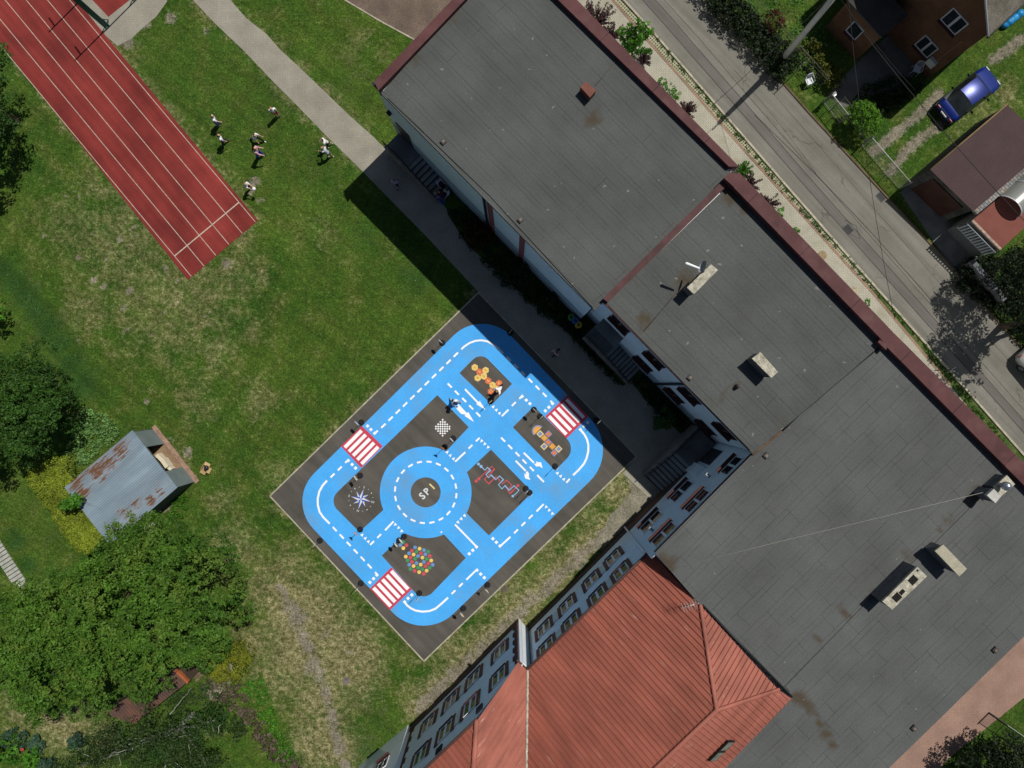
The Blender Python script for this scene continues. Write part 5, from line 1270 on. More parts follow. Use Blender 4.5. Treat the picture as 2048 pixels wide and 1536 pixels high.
def person(px, py, H, face, label, top='white', legs='navy', hair='brown', skin=0, shoe='dark', pose=None, group=None, short=False, longhair=False, z0=0.0, top_long=False, extra=None):
    """px, py = feet; face = plan direction the person looks to (deg); pose: lean, l, r = (thigh, knee bend), la, ra = (forward, out, elbow)"""
    ps = dict(lean=4, l=(4, 4), r=(-4, 4), la=(0, 6, 10), ra=(0, 6, 10), sit=None, head=8); ps.update(pose or {})
    H *= 1.05; b = P(px, py, z0); t = thing('person', label, 'person', b, R(face - 90), group)
    V = Vector; hips = V((0, 0, 0))
    def rx(v, a): a = R(a); return V((v.x, v.y * math.cos(a) - v.z * math.sin(a), v.y * math.sin(a) + v.z * math.cos(a)))
    def leg(s, th, kb):
        h = V((s * .052 * H, 0, 0)); k = h + V((s * .008 * H, math.sin(R(th)), -math.cos(R(th)))) * 1 * .245 * H; k.x = h.x + s * .006 * H
        a = k + V((0, math.sin(R(th - kb)), -math.cos(R(th - kb)))) * .225 * H; return h, k, a
    L, Rt = leg(-1, *ps['l']), leg(1, *ps['r'])
    low = min(L[2].z, Rt[2].z); dz = .042 * H - low
    if ps['sit'] is not None: dz = ps['sit'] - z0 + .07 * H
    off = V((0, 0, dz)); fy = -(L[2].y + Rt[2].y) / 2 if ps['sit'] is None else 0
    off.y = fy
    L = [p + off for p in L]; Rt = [p + off for p in Rt]; hips = off.copy()
    def up(x, y, z): return hips + rx(V((x * H, y * H, z * H)), -ps['lean'])
    waist, chest, neck = up(0, 0, .10), up(0, .004, .24), up(0, 0, .335)
    sh = {-1: up(-.098, 0, .295), 1: up(.098, 0, .295)}
    hd = neck + rx(V((0, .012 * H, .085 * H)), -ps['head'] - ps['lean'] * .5)
    arms = {}
    for s, (f, o, e) in ((-1, ps['la']), (1, ps['ra'])):
        d1 = rx(V((s * math.sin(R(o)), 0, -math.cos(R(o)))), f); el = sh[s] + d1 * .165 * H
        d2 = rx(V((s * math.sin(R(o)) * .6, 0, -math.cos(R(o)))), f + e).normalized(); wr = el + d2 * .145 * H; arms[s] = (sh[s], el, wr, d2)
    sk = SKIN[skin]; m = MB()
    m.tube([hips, waist, chest, neck - (neck - chest) * .15], [.068 * H, .066 * H, .076 * H, .05 * H], 14, squash=.8)
    m.tube([chest + (neck - chest) * .6, neck, hd], [.036 * H, .030 * H, .032 * H], 10)
    rot = Matrix.Rotation(R(-ps['head'] - ps['lean'] * .5), 3, 'X')
    m.ball(hd + rot @ V((0, 0, .012 * H)), (.052 * H, .062 * H, .070 * H), 18, 14, 0, rot)
    m.ball(hd + rot @ V((0, .022 * H, -.025 * H)), (.036 * H, .042 * H, .038 * H), 12, 8, 0, rot)
    for s in (-1, 1):
        l = L if s < 0 else Rt
        m.tube([l[0] + V((0, 0, .02 * H)), l[0].lerp(l[1], .5), l[1], l[1].lerp(l[2], .35), l[2]], [.052 * H, .045 * H, .033 * H, .034 * H, .021 * H], 12)
        a = arms[s]; m.tube([chest.lerp(a[0], .8), a[0], a[1], a[1].lerp(a[2], .3), a[2]], [.036 * H, .031 * H, .023 * H, .023 * H, .015 * H], 10)
        m.ball(a[2] + a[3] * .028 * H, (.020 * H, .013 * H, .028 * H), 10, 8, 0, V((0, 0, 1)).rotation_difference(a[3]).to_matrix())
        m.ball(hd + rot @ V((s * .053 * H, .0, .0)), (.008 * H, .014 * H, .02 * H), 8, 6, 0, rot)
    m.tube([hd + rot @ V((0, .058 * H, .012 * H)), hd + rot @ V((0, .072 * H, -.008 * H))], [.006 * H, .011 * H], 8)
    me = fuse(m, 'body', [sk, EYEW, EYED, MOUTH], t, .0095 * H)
    # eyes, mouth and separate fingers are added to the same skin
    x = MB()
    for s in (-1, 1):
        c = hd + rot @ V((s * .021 * H, .057 * H, .008 * H)); x.ball(c, .0085 * H, 8, 6, 1); x.ball(c + rot @ V((0, .005 * H, 0)), .0048 * H, 8, 6, 2)
        a = arms[s]; d = a[3]; side = d.cross(V((0, 1, 0)));  side = side.normalized() if side.length > .05 else V((1, 0, 0)); pal = side.cross(d).normalized()
        c0 = a[2] + d * .045 * H
        for i, ln in enumerate((.030, .036, .034, .026)):
            q0 = c0 + side * (i - 1.5) * .0098 * H; q1 = q0 + d * ln * .55 * H + pal * .005 * H; q2 = q1 + d * ln * .4 * H + pal * .014 * H
            x.tube([q0, q1, q2], [.0056 * H, .005 * H, .004 * H], 6)
        q0 = a[2] + d * .02 * H - side * .016 * H; x.tube([q0, q0 - side * .014 * H + d * .012 * H, q0 - side * .018 * H + d * .03 * H + pal * .006 * H], [.007 * H, .006 * H, .0045 * H], 6)
    x.ball(hd + rot @ V((0, .060 * H, -.030 * H)), (.016 * H, .006 * H, .005 * H), 10, 6, 3, rot)
    bm = bmesh.new(); bm.from_mesh(me); tmp = x.mesh('x', [sk, EYEW, EYED, MOUTH]); bm.from_mesh(tmp); bm.to_mesh(me); bm.free(); bpy.data.meshes.remove(tmp)
    me.materials.clear()
    for mm in (sk, EYEW, EYED, MOUTH): me.materials.append(mm)
    link('body', me, t)
    # clothes
    m = MB(); c = .012 * H
    m.tube([hips + (waist - hips) * .05, waist, chest, neck - (neck - chest) * .22], [.084 * H, .084 * H, .096 * H, .064 * H], 14, squash=.85)
    for s in (-1, 1):
        a = arms[s]; m.tube([chest.lerp(a[0], .75), a[0], a[0].lerp(a[1], .75)] + ([a[1], a[2]] if top_long else []), [.050 * H, .048 * H, .044 * H] + ([.031 * H, .023 * H] if top_long else []), 10)
    link('shirt', fuse(m, 'shirt', [CL[top]], t, .011 * H), t)
    m = MB()
    m.tube([hips - V((0, 0, .035 * H)), hips + (waist - hips) * .55], [.070 * H, .074 * H], 14, squash=.85)
    for s in (-1, 1):
        l = L if s < 0 else Rt
        if short: m.tube([l[0] + V((0, 0, .02 * H)), l[0].lerp(l[1], .5), l[0].lerp(l[1], .85)], [.060 * H, .056 * H, .050 * H], 12)
        else: m.tube([l[0] + V((0, 0, .02 * H)), l[0].lerp(l[1], .5), l[1], l[1].lerp(l[2], .4), l[1].lerp(l[2], .93)], [.060 * H, .054 * H, .043 * H, .040 * H, .032 * H], 12)
    link('shorts' if short else 'trousers', fuse(m, 'trousers', [CL[legs]], t, .011 * H), t)
    m = MB(); m.ball(hd + rot @ V((0, -.006 * H, .022 * H)), (.058 * H, .066 * H, .068 * H), 18, 10, 0, rot, -8, 90)
    m.ball(hd + rot @ V((0, -.024 * H, .004 * H)), (.056 * H, .050 * H, .062 * H), 16, 10, 0, rot)
    if longhair: m.tube([hd + rot @ V((0, -.05 * H, .0)), hd + rot @ V((0, -.072 * H, -.06 * H)), hd + rot @ V((0, -.07 * H, -.14 * H))], [.035 * H, .03 * H, .012 * H], 10)
    link('hair', fuse(m, 'hair', [HAIRM[hair]], t, .010 * H), t)
    for l in (L, Rt):
        m = MB(); p = l[2]; d = (l[2] - l[1]).normalized(); toe = V((0, 1, 0)) - d * .0; toe = (V((0, 1, 0)) if d.z < -.3 else rx(d, 90)).normalized()
        m.tube([p - toe * .022 * H - V((0, 0, .018 * H)), p + toe * .03 * H - V((0, 0, .020 * H)), p + toe * .085 * H - V((0, 0, .026 * H))], [.022 * H, .024 * H, .017 * H], 10, squash=1.0)
        link('shoe', m.mesh('shoe', [SHOE[shoe]]), t)
    if extra: extra(t, H, dict(neck=neck, chest=chest, hips=hips, hd=hd, arms=arms, rot=rot, L=L, Rt=Rt))
    return t, dict(arms=arms, hd=hd)

PG = 'children playing on the lawn beside the track'
run = dict(lean=14, l=(34, 30), r=(-26, 40), la=(-35, 12, 60), ra=(35, 12, 60)); walk = dict(lean=6, l=(18, 6), r=(-16, 22), la=(-12, 7, 14), ra=(10, 7, 14)); stand = dict(lean=3)
person(438.5, 251, 1.42, 20, 'child in white shirt and blue jeans, nearest the top of the track edge', 'white', 'jeans', 'brown', pose=dict(lean=10, ra=(24, 10, 20), la=(-6, 8, 10)), group=PG)
person(451, 289, 1.42, 30, 'child in white shirt and navy trousers standing close to the red track', 'white', 'navy', 'brown', pose=walk, group=PG)
person(556, 232, 1.40, -70, 'child in white shirt and bright red shorts', 'white', 'red', 'blond', pose=stand, short=True, group=PG)
person(515, 281, 1.36, -20, 'child in white shirt and black leggings in a wide lunging stride', 'white', 'black', 'dark', shoe='white', pose=dict(lean=22, l=(48, 20), r=(-36, 14), la=(30, 10, 10), ra=(8, 12, 20)), group=PG)
person(521, 313, 1.58, 0, 'red-haired woman in pink top and long royal blue trousers', 'pink', 'royal', 'redbrown', pose=dict(lean=10, l=(14, 8), r=(-12, 16), la=(16, 10, 30), ra=(22, 10, 40)), longhair=True, group=PG, top_long=True)
person(661, 292, 1.34, 200, 'child in white shirt and black shorts right beside the path', 'white', 'black', 'brown', shoe='white', pose=dict(lean=16, l=(16, 10), r=(-12, 10), la=(20, 10, 30), ra=(20, 10, 30)), short=True, group=PG)
person(661.5, 313.5, 1.36, 150, 'blond child in grey-white shirt with both arms held forward by the path', 'greywhite', 'grey', 'blond', shoe='white', pose=dict(lean=18, la=(38, 4, 20), ra=(38, 4, 20), l=(12, 6), r=(-8, 8)), short=True, group=PG)
bk, bi = person(501, 377.5, 1.34, -25, 'child in white shirt and dark shorts holding a white ball near the track end', 'white', 'black', 'blond', pose=dict(lean=14, la=(42, -6, 40), ra=(42, -6, 40)), short=True, group=PG)
w = [bi['arms'][s][2] + bi['arms'][s][3] * .07 for s in (-1, 1)]; c = (w[0] + w[1]) / 2 + Vector((0, .06, .0)); ca = Matrix.Rotation(R(-25 - 90), 3, 'Z') @ c
bl = thing('ball', 'white ball held by the child near the track end', 'ball', bk.location + ca); MB().ball((0, 0, 0), .115, 20, 14).build('ball_skin', [plain('ball_white', (.8, .8, .82), .4)], bl, True)
SHG = 'people in the shade of the sports hall'
person(796, 370, 1.42, 250, 'child in lilac shirt walking alone on the shaded path by the stairs', 'lilac', 'navy', 'dark', pose=walk, short=True, group=SHG)
person(877, 366, 1.35, -45, 'child in lilac shirt sitting halfway up the shaded stairs', 'lilac', 'navy', 'dark', pose=dict(sit=.58, l=(80, 80), r=(78, 84), lean=12, la=(40, 8, 30), ra=(40, 8, 30)), group=SHG, z0=.3)
person(874, 393, 1.40, -45, 'brown-haired child in blue jeans stretched out at the bottom of the stairs', 'grey', 'jeans', 'brown', pose=dict(sit=.16, l=(78, 20), r=(74, 14), lean=-6, la=(-20, 14, 10), ra=(-20, 14, 10)), group=SHG)
person(888, 389, 1.38, 200, 'child in dark red clothes sitting between two others at the stair foot', 'darkred', 'black', 'dark', pose=dict(sit=.16, l=(80, 60), r=(76, 66), lean=18, la=(45, 6, 40), ra=(45, 6, 40)), group=SHG)
person(898, 386, 1.38, 225, 'child in white and lilac shirt sitting against the hall wall at the stair foot', 'greywhite', 'jeans', 'dark', pose=dict(sit=.16, l=(84, 70), r=(80, 60), lean=10, la=(40, 6, 40), ra=(40, 6, 40)), group=SHG)
person(1113, 705, 1.5, 210, 'person in pink shirt walking on the shaded path right of the court', 'pink', 'black', 'dark', pose=walk, group=None)
person(1004, 773, 1.36, 225, 'child with raised arm playing on the honeycomb hopscotch', 'white', 'black', 'blond', pose=dict(lean=30, l=(20, 40), r=(-14, 10), la=(150, 20, 20), ra=(30, 20, 30)), group=None)
def pack(t, H, j):
    c = j['chest'] + Vector((0, -.105 * H, -.01 * H)); m = MB(); m.tube([c - Vector((0, 0, .075 * H)), c, c + Vector((0, 0, .075 * H))], [.055 * H, .066 * H, .05 * H], 12, squash=.7)
    link('backpack', fuse(m, 'backpack', [CL['navy']], t, .01 * H), t)
    m = MB(); m.ball(j['hd'] + j['rot'] @ Vector((0, .0, .022 * H)), (.064 * H, .073 * H, .072 * H), 18, 8, 0, j['rot'], -2, 90); m.ball(j['hd'] + j['rot'] @ Vector((0, .07 * H, .022 * H)), (.042 * H, .035 * H, .008 * H), 12, 6, 0, j['rot'])
    link('cap', m.mesh('cap', [CL['navy']]), t)
person(909, 801, 1.45, -40, 'person in white shirt with navy cap and backpack striding over the blue lane', 'white', 'greywhite', 'dark', pose=dict(lean=12, l=(26, 12), r=(-18, 18), la=(20, 8, 20), ra=(14, 8, 20)), extra=pack)

# ------------------------------------------------------------------ cars
def car(name, label, px, py, ang, paint, L=4.3, W=1.68, H=1.40, plate=True):
    b = P(px, py, .012); t = thing(name, label, 'car', b, R(ang))
    # stations along the car: x, half width, belt height, roof height, roof half width
    st = [(-.50,.60,.55,.55,.40),(-.49,.78,.72,.72,.55),(-.45,.90,.86,.87,.62),(-.385,.96,.90,.92,.70),(-.19,1.0,.91,1.35,.64),(-.09,1.0,.91,1.40,.66),(.04,1.0,.90,1.40,.66),(.125,1.0,.89,1.35,.65),(.245,.99,.87,.90,.72),(.36,.97,.82,.83,.62),(.45,.90,.72,.73,.55),(.49,.76,.60,.60,.45),(.50,.62,.5,.5,.35)]
    hw = W / 2; V = []; 
    for x, w, zb, zr, wr in st:
        y = hw * w; zb *= H / 1.4; zr *= H / 1.4
        half = [(0, .20), (y * .85, .20), (y * .99, .32), (y, .55 * zb + .12), (y * .97, zb), (hw * wr + (y * .97 - hw * wr) * .08 if zr > zb + .1 else hw * wr, zr - (.05 if zr > zb + .1 else .0)), (hw * wr * .55, zr + .012), (0, zr + .02)]
        V.append(half)
    n = 8; allv = []
    for i, (row, s) in enumerate(zip(V, st)):
        x = s[0] * L
        allv.append([Vector((x, y, z)) for y, z in row] + [Vector((x, -y, z)) for y, z in row[-2:0:-1]])
    m = MB(); N_ = 14
    glass = {'windscreen': [], 'rear_window': [], 'side_window': []}
    vs = [p for r_ in allv for p in r_]; fs = []
    for i in range(len(st) - 1):
        for k in range(N_):
            q = (i * N_ + k, i * N_ + (k + 1) % N_, (i + 1) * N_ + (k + 1) % N_, (i + 1) * N_ + k)
            if k in (4, 9) and 3 <= i <= 7: glass['side_window'].append((q, k))
            elif k in (5, 6, 7, 8) and i == 7: glass['windscreen'].append((q, k))
            elif k in (5, 6, 7, 8) and i == 3: glass['rear_window'].append((q, k))
            else: fs.append(q)
    fs.append(tuple(range(N_))[::-1]); fs.append(tuple((len(st) - 1) * N_ + k for k in range(N_)))
    m.add(vs, [f[::-1] for f in fs], 0, True); m.build('body', [paint], t, True)
    gm = mat_glass('car_glass', (.018, .022, .022), .06)
    for nm in ('windscreen', 'rear_window'):
        m = MB(); qs = [q[::-1] for q, k in glass[nm]]; us = sorted({i for q in qs for i in q}); m.add([vs[i] for i in us], [tuple(us.index(i) for i in q) for q in qs], 0, True); m.build(nm, [gm], t, True)
    for ks in (4, 9):
        m = MB(); qs = [q[::-1] for q, k in glass['side_window'] if k == ks]; us = sorted({i for q in qs for i in q}); m.add([vs[i] for i in us], [tuple(us.index(i) for i in q) for q in qs], 0, False); m.build('side_window', [gm], t, True)
    tyre = plain('tyre', (.015, .015, .016), .85); rim = plain('rim', (.4, .4, .42), .3, metallic=.8)
    for x in (-.31, .31):
        for s in (-1, 1):
            m = MB(); c = Vector((x * L, s * (hw - .10), .30)); m.tube([c - Vector((0, .1, 0)), c + Vector((0, .1, 0))], .30, 22, cap=False); w_ = m.build('wheel', [tyre], t, True)
            m = MB(); m.tube([c + Vector((0, s * .095, 0)), c + Vector((0, s * .108, 0))], [.19, .17], 16, cap=False); m.build('rim', [rim], w_, True)
    red, clr = plain('tail_light', (.30, .012, .012), .25), plain('headlight', (.6, .6, .6), .1)
    for s in (-1, 1):
        MB().box((-.485 * L, s * hw * .64, .66), (.09, .22, .15)).build('tail_light', [red], t, True)
        MB().box((.468 * L, s * hw * .62, .60), (.12, .30, .12)).build('headlight', [clr], t, True)
        m = MB(); c = Vector((.125 * L, s * (hw + .09), .93)); m.ball(c, (.07, .11, .075), 10, 8); m.tube([c, c - Vector((0, s * .1, .02))], .02, 6); m.build('mirror', [DARKSTEEL], t, True)
    MB().box((-.502 * L, 0, .38), (.10, W * .82, .16)).build('bumper', [DARKSTEEL], t, True); MB().box((.497 * L, 0, .36), (.10, W * .78, .14)).build('bumper', [DARKSTEEL], t, True)
    if plate: MB().box((-.506 * L, 0, .62), (.03, .48, .11)).build('number_plate', [SF['white']], t, True)
    return t
BLUECAR = M('blue_car_paint', (.006, .022, .19), .32, var=.03, fine=.03, metallic=.25, spec=.5, coat=.5)
car('parked_car', 'blue saloon car parked on the grassy drive between the brick house and the garage', 1925, 197, 38, BLUECAR, L=3.95, W=1.74)
car('parked_car', 'pale silver car parked on the street, cut off by the right border', 2083, 752, -48, M('silver_car_paint', (.5, .5, .48), .25, var=.05, fine=.06, metallic=.3, coat=.8), plate=False)
# ------------------------------------------------------------------ sheds, yard things
HS = 2.45
SHEDR = mat_sheet('grey_shed_sheet', -40.5, (.20, .265, .32), (.19, .075, .025), .13)
shed = thing('metal_shed', 'grey metal garage shed with rust streaked roof and open front doors', 'shed', (*P(300, 985).to_2d(), 0))
N0, E1, S1, W1 = P(264.6,860,HS), P(354.9,975,HS), P(219.5,1091,HS-.2), P(129,975,HS-.2)
rust = [(150,965,30,.9,HS),(190,945,26,1,HS),(215,925,24,.9,HS),(240,900,20,1,HS),(255,885,12,.8,HS),(160,985,18,1.1,HS),(320,985,14,.9,HS),(335,970,10,.9,HS),(300,1000,14,1,HS),(270,1010,14,.9,HS),(245,1025,16,1,HS),(285,965,12,.6,HS),(262,1045,18,.8,HS),(310,965,10,.6,HS)]
bmx = grid_poly([N0, E1, S1, W1], .35, rust, 'roof', [SHEDR], shed, 'rust')
q = [p.to_2d() for p in (N0, E1, S1, W1)]; cc = sum(q, Vector((0, 0))) / 4; inn = [cc + (p - cc) * .975 for p in q]
SHW = M('shed_wall', (.075, .095, .085), .85, var=.3, scale=1.5, fine=.2, dirt=(.06, .065, .03), dscale=1.5); SHD = M('shed_door', (.16, .20, .205), .7, var=.15, scale=1, fine=.1)
m = MB(); th = .05
def wallseg(a, b, z0, z1, mat, name, inward):
    t = (b - a).normalized(); n = Vector((-t.y, t.x)); n = n if n.dot(inward) > 0 else -n
    return MB().prism([a, b, b + n * th, a + n * th], z0, z1).build(name, [mat], shed)
a, b, c, d = inn
for p0, p1, z1 in ((b, c, [HS - .03, HS - .24]), (c, d, [HS - .24, HS - .24]), (d, a, [HS - .24, HS - .03])):
    wallseg(p0, p1, 0, min(z1) - .0, SHW, 'wall', cc - (p0 + p1) / 2)
fd = (b - a); L_ = fd.length; fd = fd.normalized()
wallseg(a, a + fd * L_ * .28, 0, HS - .06, SHD, 'door', cc - a); wallseg(a + fd * L_ * .72, b, 0, HS - .06, SHD, 'door', cc - a)
wallseg(a + fd * L_ * .28, a + fd * L_ * .72, HS - .3, HS - .06, SHW, 'lintel', cc - a)
out = Vector((.70, .72)); MB().prism([a - fd * .1, b + fd * .15, b + fd * .15 + out * .28, a - fd * .1 + out * .28], 0, .05).build('threshold', [M('old_sill', (.28, .18, .13), .9, var=.3, scale=3)], shed)
m = MB().prism([a, b, c, d], 0, .03).build('floor', [M('shed_floor', (.22, .15, .09), .9, var=.3)], shed)
tim = plain('pale_timber', (.62, .56, .42), .8)
g0 = P(330, 918, .4)
wd = thing('stacked_boards', 'pale boards and white sacks leaning inside the open shed front', 'boards', (g0.x, g0.y, .03))
m = MB()
for i, (x, y, l, w_, h_, a_) in enumerate(((322,918,.75,.22,.5,128),(331,926,.6,.24,.62,120),(336,934,.55,.2,.45,132))):
    q = P(x, y, .5); m.box((q.x, q.y, .06 + h_ / 2), (l, w_, h_), R(-50 + (a_ - 125)))
m.build('boards', [tim], wd)
# brown sheet hut and its timber pile
hut = thing('low_hut', 'low hut with dark brown sheet roof half hidden under the huge tree', 'shed', (*P(300, 1390).to_2d(), 0))
r4 = [P(205,1425,2.1), P(352,1338,2.1), P(378,1362,2.0), P(268,1448,2.0)]
corrugate(r4, (.6, -.8), .18, 'roof', [M('brown_sheet', (.085, .052, .042), .8, var=.2, fine=.15, dirt=(.16, .06, .03))], hut, .02, .07)
MB().prism([p.to_2d() for p in r4], 0, [2.06, 2.06, 1.96, 1.96]).build('wall', [M('hut_boards', (.07, .05, .035), .9)], hut)
MB().prism([P(353,1338,2.12).to_2d(), P(379,1362,2.02).to_2d(), P(376,1366,2.02).to_2d(), P(349,1342,2.12).to_2d()], 1.9, 2.16).build('fascia', [M('rust_fascia', (.28, .085, .03), .8)], hut)
pile = thing('timber_pile', 'pile of old beams between the brown hut roof and the golden bush', 'timber', (*P(388, 1338).to_2d(), 0))
m = MB()
for i, (x, y, l) in enumerate(((376,1335,1.1),(383,1345,1.3),(392,1336,1.4),(398,1345,1.2),(388,1352,1.5),(402,1352,.9))):
    q = P(x, y, .6); m.box((q.x, q.y, .25 + .16 * (i % 3)), (l, .16, .13), R(40 + 4 * (i % 2)))
m.build('beams', [M('old_wood', (.15, .10, .07), .9, var=.35, scale=4)], pile)
sk = thing('white_sack', 'white sack lying between the grey shed and the huge tree', 'sack', (*P(302, 1055).to_2d(), 0)); q = P(302, 1055, .15); m = MB(); m.ball((q.x, q.y, .14), (.48, .26, .18), 18, 10, 0, Matrix.Rotation(R(20), 3, 'Z')); m.ball((q.x + .3, q.y - .05, .12), (.25, .2, .14), 12, 8); m.build('sack_cloth', [cloth('sack', (.62, .62, .62))], sk)
# stepping slabs
sl = MB(); a0, a1 = P(-14, 1082), P(47, 1176); t = (a1 - a0).normalized(); n = Vector((-t.y, t.x, 0))
for i in range(15):
    c = a0.lerp(a1, i / 14); sl.box((c.x, c.y, .03), (.20, .80, .06), math.atan2(t.y, t.x))
struct('slab_path', sl, [M('grey_slab', (.36, .36, .33), .9, var=.15, scale=2)])
# cardboard box with a dark ball bag on the lawn
cb = thing('cardboard_box', 'open cardboard box with spread flaps on the lawn in front of the shed', 'box', P(413, 936), R(-28))
CARD = M('cardboard', (.44, .31, .15), .85, var=.1, fine=.08)
m = MB(); s = .19
for x, y, sx, sy in ((s, 0, .012, .38), (-s, 0, .012, .38), (0, s, .38, .012), (0, -s, .38, .012)): m.box((x, y, .13), (sx, sy, .25))
m.box((0, 0, .008), (.38, .38, .01)); m.build('box_body', [CARD], cb, True)
for k in range(4):
    a_ = R(90 * k); m = MB(); pts = [(s + .006, -.18, .255), (s + .006, .18, .255), (s + .20, .18, .21), (s + .20, -.18, .21)]
    if k == 2: pts = [(s + .006, -.18, .255), (s + .006, .18, .255), (s + .10, .18, .10), (s + .10, -.18, .10)]
    M3 = Matrix.Rotation(a_, 3, 'Z'); pts = [M3 @ Vector(p) for p in pts]; m.add(pts + [p - Vector((0, 0, .006)) for p in pts], [(0, 1, 2, 3), (7, 6, 5, 4), (0, 4, 5, 1), (1, 5, 6, 2), (2, 6, 7, 3), (3, 7, 4, 0)]); m.build('flap', [CARD], cb, True)
bp = P(413, 936, .24); bb = thing('ball_bag', 'dark shiny bag of balls inside the open cardboard box', 'bag', bp); m = MB(); m.ball((0, 0, 0), (.16, .17, .16), 18, 12); m.ball((.04, .06, .06), (.09, .09, .09), 12, 8); m.build('bag_skin', [plain('bag_black', (.02, .02, .03), .3)], bb, True)
# recycling bins by the hall
for x, y, c, lab in ((1142.7,634,(.06,.2,.04),'green recycling bin, leftmost of the three by the hall wall'),(1151,641,(.03,.12,.38),'blue recycling bin, middle of the three by the hall wall'),(1157.5,649.5,(.5,.34,.03),'yellow recycling bin, rightmost of the three by the hall wall')):
    b = P(x, y, 1.0); t = thing('recycling_bin', lab, 'bin', (b.x, b.y, 0), 0, 'recycling bins by the hall wall'); mt = plain('bin_plastic', c, .5)
    MB().tube([(0, 0, 0), (0, 0, .1), (0, 0, .95)], [.16, .17, .20], 20, cap=False).build('bin_body', [mt], t, True)
    m = MB(); m.tube([(0, 0, .95), (0, 0, 1.0)], [.21, .19], 20, cap=False); m.disc((0, 0), .08, 1.004, 16, 1); m.build('lid', [mt, DARKSTEEL], t, True)
# drain covers and manholes
def grate(x, y, ang, lab):
    p = P(x, y, .016); t = thing('drain_grate', lab, 'drain', p, R(ang)); m = MB()
    for i in range(7): m.box((-.24 + .08 * i, 0, .012), (.03, .42, .02))
    m.box((0, .22, .012), (.56, .04, .022)); m.box((0, -.22, .012), (.56, .04, .022)); m.build('bars', [DARKSTEEL], t, True)
    MB().box((0, 0, -.002), (.56, .44, .004)).build('pit', [BLACK], t, True)
grate(1696, 459, 130, 'iron drain grate in the patched road near the verge'); grate(1763, 393, 130, 'iron drain grate at the road edge below the sliding gate')
def manhole(x, y, r, mat, lab, z=.012):
    p = P(x, y, z); t = thing('manhole_cover', lab, 'manhole', p); m = MB(); m.tube([(0, 0, 0), (0, 0, .012)], r, 26, cap=False); m.tube([(0, 0, .01), (0, 0, .018)], r * .82, 26, cap=False); m.build('lid', [mat], t, True)
    MB().box((0, r * .5, .019), (.1, .03, .012)).build('handle', [DARKSTEEL], t, True)
manhole(1644, 511, .29, M('rust_iron', (.24, .18, .10), .8, var=.25, scale=8), 'round tan manhole cover in the light sidewalk pavers')
manhole(693, 1362, .24, M('iron_lid', (.16, .14, .12), .8, var=.25), 'round grey manhole cover in the worn lawn at the bottom'); manhole(1009, 1178, .24, M('earth_lid', (.12, .10, .075), .9, var=.3), 'round dark manhole cover in the grass beside the lower right rim')
manhole(1708, 580, .22, M('pale_lid', (.38, .33, .22), .85), 'small pale cover in the pavers beside the lower verge')

# ------------------------------------------------------------------ ball stop posts at the track
GREENM = plain('green_steel', (.012, .10, .085), .45, metallic=.2)
def stop_post(x, y, lab, H=4.6):
    b = P(x, y, .01); t = thing('ball_stop_post', lab, 'post', b, R(45)); m = MB()
    for s in (-1, 1): m.tube([(s * .13, 0, 0), (s * .13, 0, H)], .04, 8)
    m.box((0, 0, H * .5), (.2, .012, H * .96))
    m.build('mast', [GREENM], t, True)
    m = MB(); m.tube([(0, 0, H - .6), (.25, .6, H - .35)], .04, 8); m.build('arm', [GREENM], t, True)
    MB().tube([(.0, .0, 0), (.35, .32, 0.02), (.0, .0, 1.0)], .03, 8).build('brace', [GREENM], t, True)
stop_post(216, 55, 'green steel ball stop mast at the corner of the paving beside the track'); stop_post(164, -2, 'green steel ball stop mast standing at the top border beside the track'); stop_post(272, 0, 'green steel ball stop mast at the top border above the paving')

# ------------------------------------------------------------------ pole and overhead lines
pb = P(1560, 124); pole = thing('utility_pole', 'tall round concrete pole leaning out over the brick house garden', 'pole', (pb.x, pb.y, 0)); PH = 9.0
MB().tube([(0, 0, 0), (0, 0, PH * .5), (0, 0, PH)], [.20, .165, .13], 20, cap=False).build('shaft', [M('pole_concrete', (.40, .39, .36), .85, var=.12, fine=.15)], pole, True)
m = MB(); m.box((0, 0, PH - .4), (1.6, .09, .09), R(45)); m.build('crossarm', [STEEL], pole, True)
for s in (-1, 1): MB().tube([(s * .5, s * .5, PH - .36), (s * .5, s * .5, PH - .18)], [.05, .03], 10).build('insulator', [plain('porcelain', (.3, .2, .15), .3)], pole, True)
def wire(name, lab, a, b, sag, r=.014):
    m = MB(); pts = []
    for i in range(17):
        f = i / 16; p = a.lerp(b, f); p.z -= sag * 4 * f * (1 - f); pts.append(p)
    t = thing('overhead_wire', lab, 'wire', ((a.x + b.x) / 2, (a.y + b.y) / 2, (a.z + b.z) / 2)); m.tube(pts, r, 6); m.build('cable', [plain('wire_black', (.012, .012, .012), .6)], t)
top = Vector((pb.x, pb.y, PH - .2))
wire('w', 'black overhead wire crossing the driveway, garage roof and polycarbonate canopy', P(1700, 30, 6.6), P(2110, 505, 6.0), .4, .02)
wire('w', 'thin overhead wire crossing the garden path of the brick house', P(1640, -60, 6.2), P(1830, 180, 6.2), .2, .010)
wire('w', 'overhead wire from the concrete pole down the street along the road', top, P(1790, 640, 7.6), .5)
wire('w', 'overhead wire running from the pole across the road to the school roof', top, P(1420, 215, 7.6), .3, .012)
